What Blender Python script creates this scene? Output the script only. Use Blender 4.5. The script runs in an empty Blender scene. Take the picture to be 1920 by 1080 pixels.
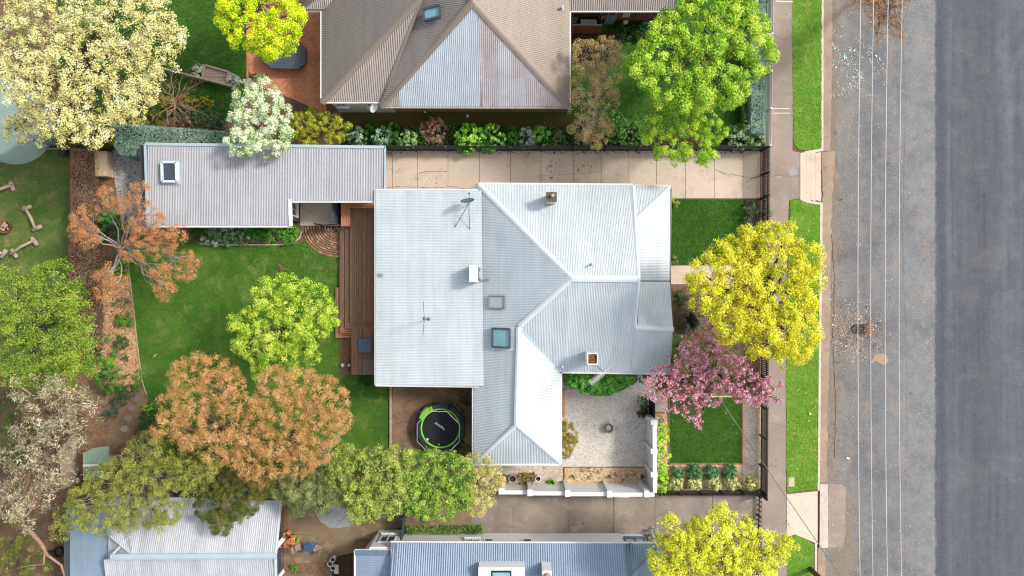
import bpy, bmesh, math, random
import numpy as np
from mathutils import Vector, Matrix
random.seed(7); rng = np.random.default_rng(7)
SC = bpy.context.scene
# ---------------------------------------------------------------- camera, sky, sun, exposure
H = 1280.0/30.0
cam_d = bpy.data.cameras.new("camera"); cam_d.lens = 24; cam_d.sensor_width = 36; cam_d.clip_end = 2000; cam_d.clip_start = 0.5
cam = bpy.data.objects.new("camera", cam_d); SC.collection.objects.link(cam); cam.location = (0, 0, H)
SC.camera = cam
SUN_EL = math.radians(43); SUN_DIR = Vector((0.93, 0.37, 0)).normalized()
w = bpy.data.worlds.new("World"); SC.world = w; w.use_nodes = True
nt = w.node_tree; sky = nt.nodes.new('ShaderNodeTexSky'); sky.sky_type = 'NISHITA'; sky.sun_disc = False
sky.sun_elevation = SUN_EL; sky.sun_rotation = math.atan2(SUN_DIR.x, SUN_DIR.y)
sky.dust_density = 2.5; sky.ozone_density = 1.0; sky.air_density = 1.0
bg = nt.nodes['Background']; hs = nt.nodes.new('ShaderNodeHueSaturation'); hs.inputs['Saturation'].default_value = 0.42
nt.links.new(sky.outputs[0], hs.inputs['Color']); nt.links.new(hs.outputs[0], bg.inputs[0]); bg.inputs[1].default_value = 0.15
sd = bpy.data.lights.new("sun", 'SUN'); sd.energy = 1.65; sd.angle = math.radians(9); sd.color = (1.0, 0.96, 0.90)
sun = bpy.data.objects.new("sun", sd); SC.collection.objects.link(sun)
tosun = Vector((SUN_DIR.x*math.cos(SUN_EL), SUN_DIR.y*math.cos(SUN_EL), math.sin(SUN_EL)))
sun.rotation_euler = tosun.to_track_quat('Z', 'Y').to_euler()
SC.view_settings.view_transform = 'Standard'; SC.view_settings.look = 'None'
SC.view_settings.exposure = 1.22; SC.view_settings.gamma = 1.0
SC.cycles.filter_width = 1.15
SC.render.resolution_x = 1024; SC.render.resolution_y = 576
# ---------------------------------------------------------------- helpers
def P(px, py, h=0.0):
    k = (1 - h/H)/30.0
    return ((px-960)*k, (540-py)*k, h)
def lin(c):
    c = c/255.0
    return c/12.92 if c <= 0.04045 else ((c+0.055)/1.055)**2.4
GAIN = 1.7
def C(r, g, b, k=1.0):
    return tuple(min(0.9, lin(v)/GAIN*k) for v in (r, g, b)) + (1.0,)
def tag(o, label=None, cat=None, group=None, kind=None):
    if label: o['label'] = label
    if cat: o['category'] = cat
    if group: o['group'] = group
    if kind: o['kind'] = kind
    return o
def thing(name, label, cat, loc=(0, 0, 0), group=None):
    o = bpy.data.objects.new(name, None); SC.collection.objects.link(o); o.location = loc
    o.empty_display_size = 0.3
    return tag(o, label, cat, group)
def rootloc(p):
    while p.parent: p = p.parent
    return Vector(p.location)
class MB:
    def __init__(s): s.v = []; s.f = []; s.smooth = False
    def add(s, vs, fs):
        n = len(s.v); s.v += [tuple(v) for v in vs]; s.f += [tuple(i+n for i in f) for f in fs]; return s
    def box(s, cx, cy, cz, sx, sy, sz, rz=0.0, tilt=None):
        m = Matrix.Rotation(rz, 3, 'Z')
        if tilt is not None: m = m @ tilt
        vs = [Vector((cx, cy, cz)) + m @ Vector((x*sx/2, y*sy/2, z*sz/2)) for z in (-1, 1) for y in (-1, 1) for x in (-1, 1)]
        return s.add(vs, [(0,2,3,1),(4,5,7,6),(0,1,5,4),(2,6,7,3),(0,4,6,2),(1,3,7,5)])
    def boxz(s, x0, y0, x1, y1, z0, z1):
        return s.box((x0+x1)/2, (y0+y1)/2, (z0+z1)/2, abs(x1-x0), abs(y1-y0), z1-z0)
    def bar(s, a, b, w, h=None):
        a = Vector(a); b = Vector(b); h = h or w; d = (b-a); L = d.length
        if L < 1e-6: return s
        d.normalize(); up = Vector((0, 0, 1)) if abs(d.z) < 0.95 else Vector((1, 0, 0))
        x = d.cross(up).normalized(); y = x.cross(d).normalized()
        vs = [p + x*sx*w/2 + y*sy*h/2 for p in (a, b) for sx, sy in ((-1,-1),(1,-1),(1,1),(-1,1))]
        return s.add(vs, [(0,1,2,3),(7,6,5,4),(0,4,5,1),(1,5,6,2),(2,6,7,3),(3,7,4,0)])
    def tube(s, pts, rad, n=6, cap=True):
        pts = [Vector(p) for p in pts]
        if not hasattr(rad, '__len__'): rad = [rad]*len(pts)
        rings = []
        for i, p in enumerate(pts):
            d = (pts[min(i+1, len(pts)-1)] - pts[max(i-1, 0)])
            d = d.normalized() if d.length > 1e-9 else Vector((0, 0, 1))
            up = Vector((0, 0, 1)) if abs(d.z) < 0.9 else Vector((1, 0, 0))
            x = d.cross(up).normalized(); y = x.cross(d).normalized()
            rings.append([p + (x*math.cos(2*math.pi*k/n) + y*math.sin(2*math.pi*k/n))*rad[i] for k in range(n)])
        vs = [v for r in rings for v in r]; fs = []
        for i in range(len(pts)-1):
            for k in range(n):
                fs.append((i*n+k, i*n+(k+1) % n, (i+1)*n+(k+1) % n, (i+1)*n+k))
        if cap: fs += [tuple(range(n))[::-1], tuple((len(pts)-1)*n+k for k in range(n))]
        return s.add(vs, fs)
    def lathe(s, cx, cy, prof, n=20, top=False, bottom=False):
        vs = [(cx+r*math.cos(2*math.pi*k/n), cy+r*math.sin(2*math.pi*k/n), z) for r, z in prof for k in range(n)]
        fs = [(i*n+k, i*n+(k+1) % n, (i+1)*n+(k+1) % n, (i+1)*n+k) for i in range(len(prof)-1) for k in range(n)]
        if top: fs.append(tuple((len(prof)-1)*n+k for k in range(n)))
        if bottom: fs.append(tuple(range(n))[::-1])
        return s.add(vs, fs)
    def prism(s, poly, z0, z1, bottom=False):
        # poly: list of (x,y) world; may be concave
        n = len(poly); area = sum(poly[i][0]*poly[(i+1) % n][1]-poly[(i+1) % n][0]*poly[i][1] for i in range(n))
        if area < 0: poly = poly[::-1]
        vs = [(x, y, z1) for x, y in poly] + [(x, y, z0) for x, y in poly]
        fs = [tuple(range(n))] + [(i+n, (i+1) % n+n, (i+1) % n, i) for i in range(n)]
        if bottom: fs.append(tuple(range(2*n-1, n-1, -1)))
        return s.add(vs, fs)
    def build(s, name, mat, parent=None, label=None, cat=None, group=None, kind=None, smooth=False, bevel=0, origin=None):
        me = bpy.data.meshes.new(name)
        if parent is not None: off = rootloc(parent)
        elif origin is not None: off = Vector(origin)
        elif kind == 'structure' or not s.v: off = Vector((0, 0, 0))
        else:
            a = np.array(s.v); off = Vector(((a[:,0].min()+a[:,0].max())/2, (a[:,1].min()+a[:,1].max())/2, a[:,2].min()))
        vs = [(v[0]-off.x, v[1]-off.y, v[2]-off.z) for v in s.v]
        me.from_pydata(vs, [], s.f)
        if any(len(f) > 4 for f in s.f):
            bm = bmesh.new(); bm.from_mesh(me)
            bmesh.ops.triangulate(bm, faces=[f for f in bm.faces if len(f.verts) > 4], ngon_method='EAR_CLIP')
            bm.to_mesh(me); bm.free()
        if smooth or s.smooth: me.shade_smooth()
        me.update()
        o = bpy.data.objects.new(name, me); SC.collection.objects.link(o)
        if mat: me.materials.append(mat)
        if parent is not None: o.parent = parent
        else: o.location = off
        if bevel:
            b = o.modifiers.new('bevel', 'BEVEL'); b.width = bevel; b.segments = 2; b.limit_method = 'ANGLE'
        tag(o, label, cat, group, kind)
        return o
def copy_tree(o, loc=None, rz=None, label=None, scale=None):
    def cp(x, par):
        c = x.copy(); SC.collection.objects.link(c)
        if par is not None: c.parent = par
        for ch in list(x.children): cp(ch, c)
        return c
    c = cp(o, None)
    if loc is not None: c.location = loc
    if rz is not None: c.rotation_euler = (0, 0, rz)
    if scale: c.scale = (scale,)*3
    if label: c['label'] = label
    return c
# ---------------------------------------------------------------- materials
class NT:
    def __init__(s, name, rough=0.8, spec=0.3, metal=0.0):
        s.m = bpy.data.materials.new(name); s.m.use_nodes = True; s.t = s.m.node_tree
        s.b = s.t.nodes['Principled BSDF']; s.b.inputs['Roughness'].default_value = rough
        s.b.inputs['Specular IOR Level'].default_value = spec; s.b.inputs['Metallic'].default_value = metal
        s.pos = s.n('ShaderNodeNewGeometry').outputs['Position']
    def n(s, t): return s.t.nodes.new(t)
    def l(s, a, b): s.t.links.new(a, b)
    def setin(s, sock, v):
        if hasattr(v, 'is_linked') or isinstance(v, bpy.types.NodeSocket): s.l(v, sock)
        else: sock.default_value = v
    def mapping(s, scale=(1,1,1), rot=0.0, loc=(0,0,0)):
        m = s.n('ShaderNodeMapping'); s.l(s.pos, m.inputs[0]); m.inputs['Scale'].default_value = scale
        m.inputs['Rotation'].default_value = (0, 0, rot); m.inputs['Location'].default_value = loc
        return m.outputs[0]
    def noise(s, scale, detail=4, rough=0.6, vec=None, dist=0.0):
        n = s.n('ShaderNodeTexNoise'); s.l(vec if vec is not None else s.pos, n.inputs['Vector'])
        n.inputs['Scale'].default_value = scale; n.inputs['Detail'].default_value = detail
        n.inputs['Roughness'].default_value = rough; n.inputs['Distortion'].default_value = dist
        return n.outputs['Fac']
    def voro(s, scale, vec=None, feature='F1', out='Color'):
        n = s.n('ShaderNodeTexVoronoi'); s.l(vec if vec is not None else s.pos, n.inputs['Vector'])
        n.feature = feature; n.inputs['Scale'].default_value = scale
        return n.outputs[out]
    def ramp(s, fac, stops, interp='LINEAR'):
        r = s.n('ShaderNodeValToRGB'); s.l(fac, r.inputs[0]); cr = r.color_ramp; cr.interpolation = interp
        while len(cr.elements) < len(stops): cr.elements.new(0.5)
        for e, (p, c) in zip(cr.elements, stops):
            e.position = p; e.color = c if hasattr(c, '__len__') else (c, c, c, 1)
        return r.outputs[0]
    def mix(s, fac, a, b, mode='MIX'):
        m = s.n('ShaderNodeMix'); m.data_type = 'RGBA'; m.blend_type = mode
        s.setin(m.inputs[0], fac); s.setin(m.inputs[6], a); s.setin(m.inputs[7], b)
        return m.outputs[2]
    def math(s, op, a, b=0.0, clamp=False):
        m = s.n('ShaderNodeMath'); m.operation = op; m.use_clamp = clamp
        s.setin(m.inputs[0], a); s.setin(m.inputs[1], b); return m.outputs[0]
    def col(s, c): s.setin(s.b.inputs['Base Color'], c); return s
    def bump(s, h, dist=0.02, strength=1.0):
        b = s.n('ShaderNodeBump'); b.inputs['Distance'].default_value = dist; b.inputs['Strength'].default_value = strength
        s.l(h, b.inputs['Height']); s.l(b.outputs[0], s.b.inputs['Normal']); return s
    def xyz(s):
        x = s.n('ShaderNodeSeparateXYZ'); s.l(s.pos, x.inputs[0]); return x.outputs
G_ = (1.0, 1.0, 1.0, 1.0)
def grey(v): return (v, v, v, 1)
def simple(name, c, var=0.12, scale=3.0, rough=0.7, spec=0.3, metal=0.0, fine=40.0, bump=0.0):
    t = NT(name, rough, spec, metal)
    a = t.ramp(t.noise(scale, 5), [(0.3, grey(1-var)), (0.7, grey(1+var))])
    b = t.ramp(t.noise(fine, 2), [(0.3, grey(1-var*0.5)), (0.7, grey(1+var*0.5))])
    t.col(t.mix(1.0, t.mix(1.0, c, a, 'MULTIPLY'), b, 'MULTIPLY'))
    if bump: t.bump(t.noise(fine, 3), bump)
    return t.m
def ground_mat(name, cols, s1=0.7, s2=9.0, s3=60.0, bump=0.02, rough=0.95, speck=None):
    """patchy ground: three colours mixed over scales plus optional specks (colour, scale, amount)"""
    t = NT(name, rough, 0.15)
    c = t.mix(t.ramp(t.noise(s1, 5, 0.65), [(0.38, grey(0)), (0.62, grey(1))]), cols[0], cols[1])
    if len(cols) > 2: c = t.mix(t.ramp(t.noise(s1*3.1, 6, 0.7, t.mapping(loc=(5,3,1))), [(0.5, grey(0)), (0.72, grey(1))]), c, cols[2])
    c = t.mix(1.0, c, t.ramp(t.noise(s2, 6, 0.75), [(0.25, grey(0.72)), (0.75, grey(1.28))]), 'MULTIPLY')
    c = t.mix(1.0, c, t.ramp(t.noise(s3, 2, 0.6), [(0.25, grey(0.7)), (0.75, grey(1.3))]), 'MULTIPLY')
    if speck:
        for (sc_, ss, am) in speck:
            v = t.voro(ss, t.mapping(loc=(ss, 2, 0))); sp = t.n('ShaderNodeSeparateColor'); t.l(v, sp.inputs[0])
            c = t.mix(t.ramp(sp.outputs[0], [(1-am, grey(0)), (min(1, 1-am+0.01), grey(1))], 'CONSTANT'), c, sc_)
    t.col(c); t.bump(t.noise(s3*0.6, 4, 0.7), bump)
    return t.m
M_ = {}
def metal_roof(name, c, blotch=None, var=0.06, rough=0.45, dirt=0.1, axis=None):
    if axis is None:
        M_[name+'1'] = metal_roof(name, c, blotch, var, rough, dirt, 1); axis = 0
    t = NT(name, rough, 0.4, 0.0); X = t.xyz()
    def cell(w1, w2):
        a = t.math('FLOOR', t.math('MULTIPLY', X[axis], 1/w1)); b = t.math('FLOOR', t.math('MULTIPLY', X[1-axis], 1/w2))
        cb = t.n('ShaderNodeCombineXYZ'); t.l(a, cb.inputs[0]); t.l(b, cb.inputs[1])
        wn = t.n('ShaderNodeTexWhiteNoise'); wn.noise_dimensions = '2D'; t.l(cb.outputs[0], wn.inputs['Vector']); return wn.outputs['Value']
    cv = cell(0.76, 4.3)
    c2 = t.mix(1.0, c, t.ramp(cv, [(0, grey(1-var*.6)), (1, grey(1+var*.5))]), 'MULTIPLY')
    c2 = t.mix(1.0, c2, t.ramp(t.noise(0.55, 5), [(0.3, grey(1-var)), (0.7, grey(1+var))]), 'MULTIPLY')
    mp = (2.6, 0.3, 1) if axis == 0 else (0.3, 2.6, 1)
    c2 = t.mix(1.0, c2, t.ramp(t.noise(1.0, 5, 0.65, t.mapping(mp)), [(0.35, grey(1-dirt)), (0.6, grey(1.02))]), 'MULTIPLY')
    lap = t.math('FRACT', t.math('MULTIPLY', X[axis], 1/0.76))
    c2 = t.mix(t.math('MULTIPLY', t.math('LESS_THAN', lap, 0.03), 0.13), c2, C(90,96,100))
    f1 = t.math('FRACT', t.math('MULTIPLY', X[1-axis], 1/0.9)); f2 = t.math('FRACT', t.math('MULTIPLY', X[axis], 1/0.2))
    scr = t.math('MULTIPLY', t.math('LESS_THAN', f1, 0.035), t.math('LESS_THAN', f2, 0.2))
    c2 = t.mix(t.math('MULTIPLY', scr, 0.2), c2, C(110,110,110))
    c2 = t.mix(1.0, c2, t.ramp(t.noise(30, 3), [(0.3, grey(0.94)), (0.7, grey(1.05))]), 'MULTIPLY')
    if blotch:
        m_ = t.math('ADD', t.math('MULTIPLY', t.noise(1.6, 6, 0.75, t.mapping((1, .6, 1) if axis == 0 else (.6, 1, 1))), 0.85), t.math('MULTIPLY', cell(0.78, 1.7), 0.24))
        c2 = t.mix(t.ramp(m_, [(0.42, grey(0)), (0.78, grey(0.8))]), c2, blotch)
        c2 = t.mix(t.ramp(t.noise(5, 6, .8, t.mapping((2, .3, 1))), [(0.62, grey(0)), (0.8, grey(0.7))]), c2, C(150,96,70))
    t.col(c2)
    return t.m
def leaf_mat(name, trans=0.35, rough=0.55, spec=0.25):
    m = bpy.data.materials.new(name); m.use_nodes = True; t = m.node_tree; b = t.nodes['Principled BSDF']; out = t.nodes['Material Output']
    a = t.nodes.new('ShaderNodeAttribute'); a.attribute_name = 'Col'
    b.inputs['Roughness'].default_value = rough; b.inputs['Specular IOR Level'].default_value = spec
    t.links.new(a.outputs['Color'], b.inputs['Base Color'])
    tr = t.nodes.new('ShaderNodeBsdfTranslucent'); t.links.new(a.outputs['Color'], tr.inputs['Color'])
    mx = t.nodes.new('ShaderNodeMixShader'); mx.inputs[0].default_value = trans
    t.links.new(b.outputs[0], mx.inputs[1]); t.links.new(tr.outputs[0], mx.inputs[2]); t.links.new(mx.outputs[0], out.inputs['Surface'])
    return m
M = {}
M['leaf'] = leaf_mat('leaf'); M['leaf_gloss'] = leaf_mat('glossy_leaf', 0.15, 0.35, 0.5); M['petal'] = leaf_mat('petal', 0.4, 0.7, 0.1)
M['blade'] = leaf_mat('grass_blade', 0.3, 0.7, 0.15); M['chip'] = leaf_mat('loose_chip', 0.0, 0.9, 0.1)
M['bark'] = simple('bark_grey_brown', C(120,104,90), 0.3, 6, 0.9, 0.1, fine=50, bump=0.01)
M['bark_pale'] = simple('bark_pale', C(190,176,162), 0.25, 5, 0.85, 0.1, fine=40, bump=0.006)
M['bark_tan'] = simple('bark_tan', C(170,136,112), 0.25, 4, 0.85, 0.1, fine=30, bump=0.006)
M['soil'] = ground_mat('soil', [C(118,92,72), C(142,114,90), C(96,86,54)], 0.5, 8, 55, 0.03)
M['darksoil'] = ground_mat('dark_soil', [C(70,52,42), C(92,72,55), C(56,54,34)], 0.8, 8, 55, 0.03)
M['yard'] = ground_mat('worn_dirt', [C(158,130,104), C(128,104,82), C(104,102,62)], 0.45, 6, 50, 0.02)
M['mulch'] = ground_mat('straw_mulch', [C(214,172,126), C(196,150,106), C(150,108,74)], 1.2, 14, 45, 0.03, speck=[(C(120,80,52), 14, 0.12), (C(240,206,162), 18, 0.15)])
M['mulch_pale'] = ground_mat('pale_mulch', [C(232,200,160), C(216,180,138), C(190,150,112)], 1.2, 14, 45, 0.03, speck=[(C(150,106,74), 12, 0.07), (C(250,226,192), 16, 0.2)])
M['mulch_brown'] = ground_mat('brown_mulch', [C(148,120,96), C(122,96,76), C(174,144,116)], 1.2, 14, 45, 0.04, speck=[(C(170,120,84), 16, 0.14)])
M['gravel'] = ground_mat('pale_gravel', [C(240,231,218), C(230,221,206), C(218,204,186)], 0.5, 9, 40, 0.03, speck=[(C(206,196,184), 18, 0.12), (C(242,238,230), 17, 0.22), (C(190,172,152), 16, 0.04)])
M['gravel_grey'] = ground_mat('grey_gravel', [C(196,192,188), C(182,178,174), C(162,154,146)], 0.8, 9, 40, 0.03, speck=[(C(110,106,102), 15, 0.12), (C(216,214,210), 17, 0.2)])
M['gravel_warm'] = ground_mat('warm_gravel', [C(224,210,192), C(210,192,172), C(190,166,142)], 0.9, 9, 40, 0.03, speck=[(C(168,136,110), 16, 0.10), (C(240,228,212), 16, 0.2)])
M['lawn'] = ground_mat('lawn_soil_and_turf', [C(94,132,48), C(70,112,40), C(132,146,76)], 0.35, 5, 40, 0.03)
M['lawn_v'] = ground_mat('verge_turf', [C(120,164,56), C(100,150,48), C(164,172,92)], 0.6, 5, 40, 0.03)
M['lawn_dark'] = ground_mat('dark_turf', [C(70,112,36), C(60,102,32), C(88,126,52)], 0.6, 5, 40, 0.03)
M['lawn_worn'] = ground_mat('worn_turf', [C(104,122,62), C(84,112,46), C(150,140,92)], 0.35, 5, 40, 0.03)
M['moss'] = ground_mat('mossy_ground', [C(88,92,34), C(104,76,44), C(70,104,28)], 0.9, 6, 40, 0.03)
def concrete(name, c1, c2, c3, s=0.35):
    t = NT(name, 0.85, 0.2)
    c = t.mix(t.ramp(t.noise(s, 6, 0.6), [(0.35, grey(0)), (0.65, grey(1))]), c1, c2)
    c = t.mix(t.ramp(t.noise(s*2.7, 7, 0.72, t.mapping(loc=(9,4,2))), [(0.52, grey(0)), (0.75, grey(0.85))]), c, c3)
    c = t.mix(1.0, c, t.ramp(t.noise(14, 5, 0.7), [(0.3, grey(0.9)), (0.7, grey(1.1))]), 'MULTIPLY')
    c = t.mix(1.0, c, t.ramp(t.noise(90, 2), [(0.3, grey(0.9)), (0.7, grey(1.1))]), 'MULTIPLY')
    t.col(c); t.bump(t.noise(60, 4), 0.004)
    return t.m
M['conc'] = concrete('driveway_concrete', C(228,208,186), C(216,196,172), C(186,164,142))
M['conc_light'] = concrete('light_concrete', C(236,214,192), C(224,202,180), C(206,180,154))
M['conc_brown'] = concrete('stained_concrete', C(172,158,142), C(132,120,110), C(190,182,170))
M['conc_patio'] = concrete('yard_concrete', C(156,134,104), C(128,108,82), C(194,170,138), 0.5)
M['path'] = concrete('footpath_asphalt', C(172,154,140), C(156,140,128), C(188,172,158), 0.4)
M['kerb'] = concrete('kerb_concrete', C(232,216,200), C(214,198,182), C(180,160,140), 1.0)
M['drift'] = ground_mat('dirt_drift', [C(150,134,118), C(132,124,116), C(160,138,116)], .8, 8, 50, .01)
M['gutter'] = concrete('dirty_gutter', C(186,162,140), C(164,142,122), C(134,114,98), 0.6)
M['patch'] = simple('grey_patch', C(166,168,166), 0.12, 6, 0.9, fine=60)
M['crack'] = simple('dark_crack_filler', C(92,74,58), 0.2, 6, 0.95)
def road_mat():
    t = NT('road_asphalt', 0.9, 0.2)
    X = t.xyz()
    wob = t.math('MULTIPLY', t.math('SUBTRACT', t.noise(0.7, 6, 0.7), 0.5), 3.4)
    xn = t.math('ADD', X[0], wob)
    f = t.math('MULTIPLY', t.math('SUBTRACT', xn, 19.0), 1/12.0, True)
    old = t.ramp(f, [(0.0, C(164,146,128)), (0.10, C(142,136,129)), (0.3, C(124,125,125)), (0.5, C(138,139,139)), (1.0, C(150,150,148))])
    old = t.mix(t.ramp(t.noise(0.35, 6, 0.7, t.mapping(loc=(3,7,0))), [(0.45, grey(0)), (0.7, grey(0.65))]), old, C(98,99,103))
    old = t.mix(t.ramp(t.noise(0.9, 6, 0.7, t.mapping((1, 0.5, 1), loc=(8,2,0))), [(0.5, grey(0)), (0.68, grey(0.55))]), old, t.mix(f, C(170,150,130), C(146,145,142)))
    lane = t.mix(t.ramp(t.noise(1.0, 5, 0.6, t.mapping((1.3, 0.12, 1))), [(0.3, grey(0)), (0.7, grey(1))]), C(88,91,97), C(108,110,114))
    lane = t.mix(t.ramp(t.noise(1.0, 5, 0.6, t.mapping((3.2, 0.05, 1), loc=(4,0,0))), [(0.5, grey(0)), (0.7, grey(0.45))]), lane, C(82,85,92))
    lane = t.mix(t.ramp(t.noise(0.4, 5, 0.65, t.mapping(loc=(1,1,1))), [(0.5, grey(0)), (0.7, grey(0.5))]), lane, C(124,124,126))
    xb = t.math('MULTIPLY', t.math('SUBTRACT', X[0], 26.5), 1/6.0, True)
    lane = t.mix(1.0, lane, t.ramp(xb, [(0.0, grey(.84)), (.1, grey(1.06)), (.25, grey(.98)), (.5, grey(.88)), (.72, grey(1.08)), (1.0, grey(.98))]), 'MULTIPLY')
    edge = t.math('ADD', X[0], t.math('MULTIPLY', t.math('SUBTRACT', t.noise(2.2, 7, 0.75), 0.5), 0.5))
    sm = t.math('MULTIPLY', t.math('SUBTRACT', edge, 26.45), 6.0, True)
    c = t.mix(sm, old, lane)
    st = t.math('MULTIPLY', t.math('ABSOLUTE', t.math('SUBTRACT', edge, 26.95)), 1/0.45, True)
    c = t.mix(t.math('MULTIPLY', t.math('SUBTRACT', 1.0, st), 0.75), c, C(82,86,96))
    c = t.mix(1.0, c, t.ramp(t.noise(11, 8, 0.9), [(0.3, grey(0.62)), (0.7, grey(1.38))]), 'MULTIPLY')
    c = t.mix(1.0, c, t.ramp(t.noise(60, 2), [(0.3, grey(0.78)), (0.7, grey(1.22))]), 'MULTIPLY')
    c = t.mix(1.0, c, t.ramp(t.noise(1.6, 7, 0.75, t.mapping(loc=(2,9,0))), [(0.3, grey(0.86)), (0.7, grey(1.12))]), 'MULTIPLY')
    v = t.voro(34); sp = t.n('ShaderNodeSeparateColor'); t.l(v, sp.inputs[0])
    gate = t.math('MULTIPLY', t.math('SUBTRACT', 1.0, sm), 0.8)
    c = t.mix(t.math('MULTIPLY', gate, t.ramp(sp.outputs[0], [(0.982, grey(0)), (0.985, grey(1))], 'CONSTANT')), c, C(206,200,192))
    c = t.mix(t.math('MULTIPLY', gate, t.ramp(sp.outputs[1], [(0.975, grey(0)), (0.97, grey(1))], 'CONSTANT')), c, C(170,134,100))
    t.col(c); t.bump(t.noise(45, 4), 0.006)
    return t.m
M['road'] = road_mat()
M['roof_white'] = metal_roof('pale_zincalume', C(210,218,220), dirt=.08)
M['roof_grey'] = metal_roof('mauve_grey_steel', C(176,176,180), dirt=0.12)
M['roof_brown'] = metal_roof('taupe_painted_steel', C(150,141,133))
M['roof_silver'] = metal_roof('weathered_silver_and_rust', C(204,210,216), None)
M['roof_beige'] = metal_roof('beige_painted_steel', C(160,146,128))
M['roof_pink'] = metal_roof('pinkish_old_steel', C(178,166,156))
M['roof_blue'] = metal_roof('blue_grey_steel', C(142,160,182))
M['roof_blue2'] = metal_roof('slate_blue_steel', C(120,140,160))
M['roof_sw'] = metal_roof('pale_old_steel', C(200,203,206), dirt=0.16)
M['roof_skyblue'] = metal_roof('sky_blue_steel', C(146,166,182))
M['cap_white'] = simple('pale_flashing', C(222,228,230), 0.05, 1.0, 0.45)
M['cap_blue'] = simple('bluish_flashing', C(184,200,208), 0.06, 1.0, 0.45)
M['cap_brown'] = simple('taupe_flashing', C(148,134,120), 0.05, 1.0, 0.5)
M['gutter_w'] = simple('white_gutter_steel', C(236,234,230), 0.04, 2, 0.5)
M['white'] = simple('white_render', C(244,242,240), 0.04, 1.5, 0.75, fine=30)
M['cream'] = simple('cream_render', C(226,216,196), 0.06, 1.5, 0.8)
M['black'] = simple('black_paint', C(30,32,38), 0.2, 5, 0.5)
M['dark'] = simple('charcoal_cladding', C(74,80,86), 0.12, 2, 0.6)
M['mid'] = simple('mid_grey_metal', C(130,134,136), 0.1, 3, 0.5)
M['steelblue'] = simple('blue_grey_panel', C(104,126,142), 0.06, 2, 0.6)
M['timber'] = simple('weathered_timber', C(186,164,140), 0.22, 5, 0.85, fine=25, bump=0.004)
M['timber_red'] = simple('red_stained_timber', C(140,78,54), 0.18, 4, 0.7, fine=20)
M['terracotta'] = simple('terracotta', C(206,134,92), 0.12, 6, 0.85)
M['greenmetal'] = metal_roof('pale_green_steel', C(140,164,140))
M['greentank'] = simple('green_tank_plastic', C(188,208,196), 0.08, 1.5, 0.6)
M['rubber'] = simple('black_rubber', C(34,34,36), 0.2, 6, 0.8)
M['rust'] = simple('rusted_steel', C(142,96,66), 0.25, 8, 0.8)
M['lime'] = simple('lime_green_pad', C(132,214,44), 0.05, 3, 0.6)
M['navy'] = simple('dark_navy_pad', C(42,56,70), 0.15, 4, 0.6)
M['mat_black'] = simple('black_jumping_mat', C(28,34,40), 0.1, 4, 0.7, fine=120)
M['clear'] = simple('milky_acrylic', C(200,200,196), 0.04, 1.5, 0.3)
M['orange'] = simple('orange_plastic', C(236,150,40), 0.05, 3, 0.5)
M['wire'] = simple('bare_cable', C(214,216,216), 0.03, 3, 0.5)
M['wire_dark'] = simple('dark_cable', C(96,98,104), 0.03, 3, 0.5)
M['pale_timber'] = simple('pale_new_timber', C(226,200,166), 0.14, 4, 0.8, fine=25)
M['galv'] = simple('galvanised_steel', C(190,194,196), 0.1, 4, 0.4, metal=0.3)
def glass_mat(name, c, rough=0.08):
    t = NT(name, rough, 0.6); t.col(t.mix(t.ramp(t.noise(0.8, 3), [(0.35, grey(0)), (0.65, grey(1))]), c, tuple(v*1.25 for v in c[:3])+(1,))); return t.m
M['glass_teal'] = glass_mat('teal_skylight_glass', C(134,182,186))
M['glass_dark'] = glass_mat('dark_glass', C(66,76,88))
def plank_mat(name, c1, c2, width, axis, gap=0.08):
    t = NT(name, 0.75, 0.2); X = t.xyz()
    u = t.math('MULTIPLY', X[axis], 1/width); fr = t.math('FRACT', u); idx = t.math('FLOOR', u)
    wn = t.n('ShaderNodeTexWhiteNoise'); wn.noise_dimensions = '1D'; t.l(idx, wn.inputs['W'])
    c = t.mix(wn.outputs['Value'], c1, c2)
    sc = (1, 0.12, 1) if axis == 0 else (0.12, 1, 1)
    c = t.mix(1.0, c, t.ramp(t.noise(12, 5, 0.7, t.mapping(sc)), [(0.3, grey(0.75)), (0.7, grey(1.25))]), 'MULTIPLY')
    g = t.math('LESS_THAN', fr, gap)
    c = t.mix(g, c, C(38,26,20)); t.col(c)
    t.bump(t.math('SUBTRACT', 1.0, g), 0.01)
    return t.m
M['deck_v'] = plank_mat('decking_boards', C(172,134,106), C(146,112,88), 0.135, 0)
M['deck_h'] = plank_mat('decking_boards_across', C(190,136,100), C(164,114,84), 0.135, 1)
M['deck_red'] = plank_mat('reddish_decking', C(212,146,108), C(190,126,92), 0.135, 0, 0.05)
M['planks_grey'] = plank_mat('grey_planks', C(190,168,150), C(168,146,130), 0.11, 1, 0.06)
def brick_mat(name, c1, c2, mort, scale, rot=0.0, bw=0.5, rh=0.25):
    t = NT(name, 0.9, 0.15); b = t.n('ShaderNodeTexBrick'); t.l(t.mapping(rot=rot), b.inputs['Vector'])
    b.inputs['Color1'].default_value = c1; b.inputs['Color2'].default_value = c2; b.inputs['Mortar'].default_value = mort
    b.inputs['Scale'].default_value = scale; b.inputs['Mortar Size'].default_value = 0.02
    b.inputs['Brick Width'].default_value = bw; b.inputs['Row Height'].default_value = rh
    c = t.mix(1.0, b.outputs['Color'], t.ramp(t.noise(1.3, 6, 0.7), [(0.3, grey(0.78)), (0.7, grey(1.2))]), 'MULTIPLY')
    c = t.mix(1.0, c, t.ramp(t.noise(25, 4), [(0.3, grey(0.85)), (0.7, grey(1.15))]), 'MULTIPLY')
    t.col(c); t.bump(b.outputs['Fac'], 0.004, -1.0); return t.m
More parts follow.
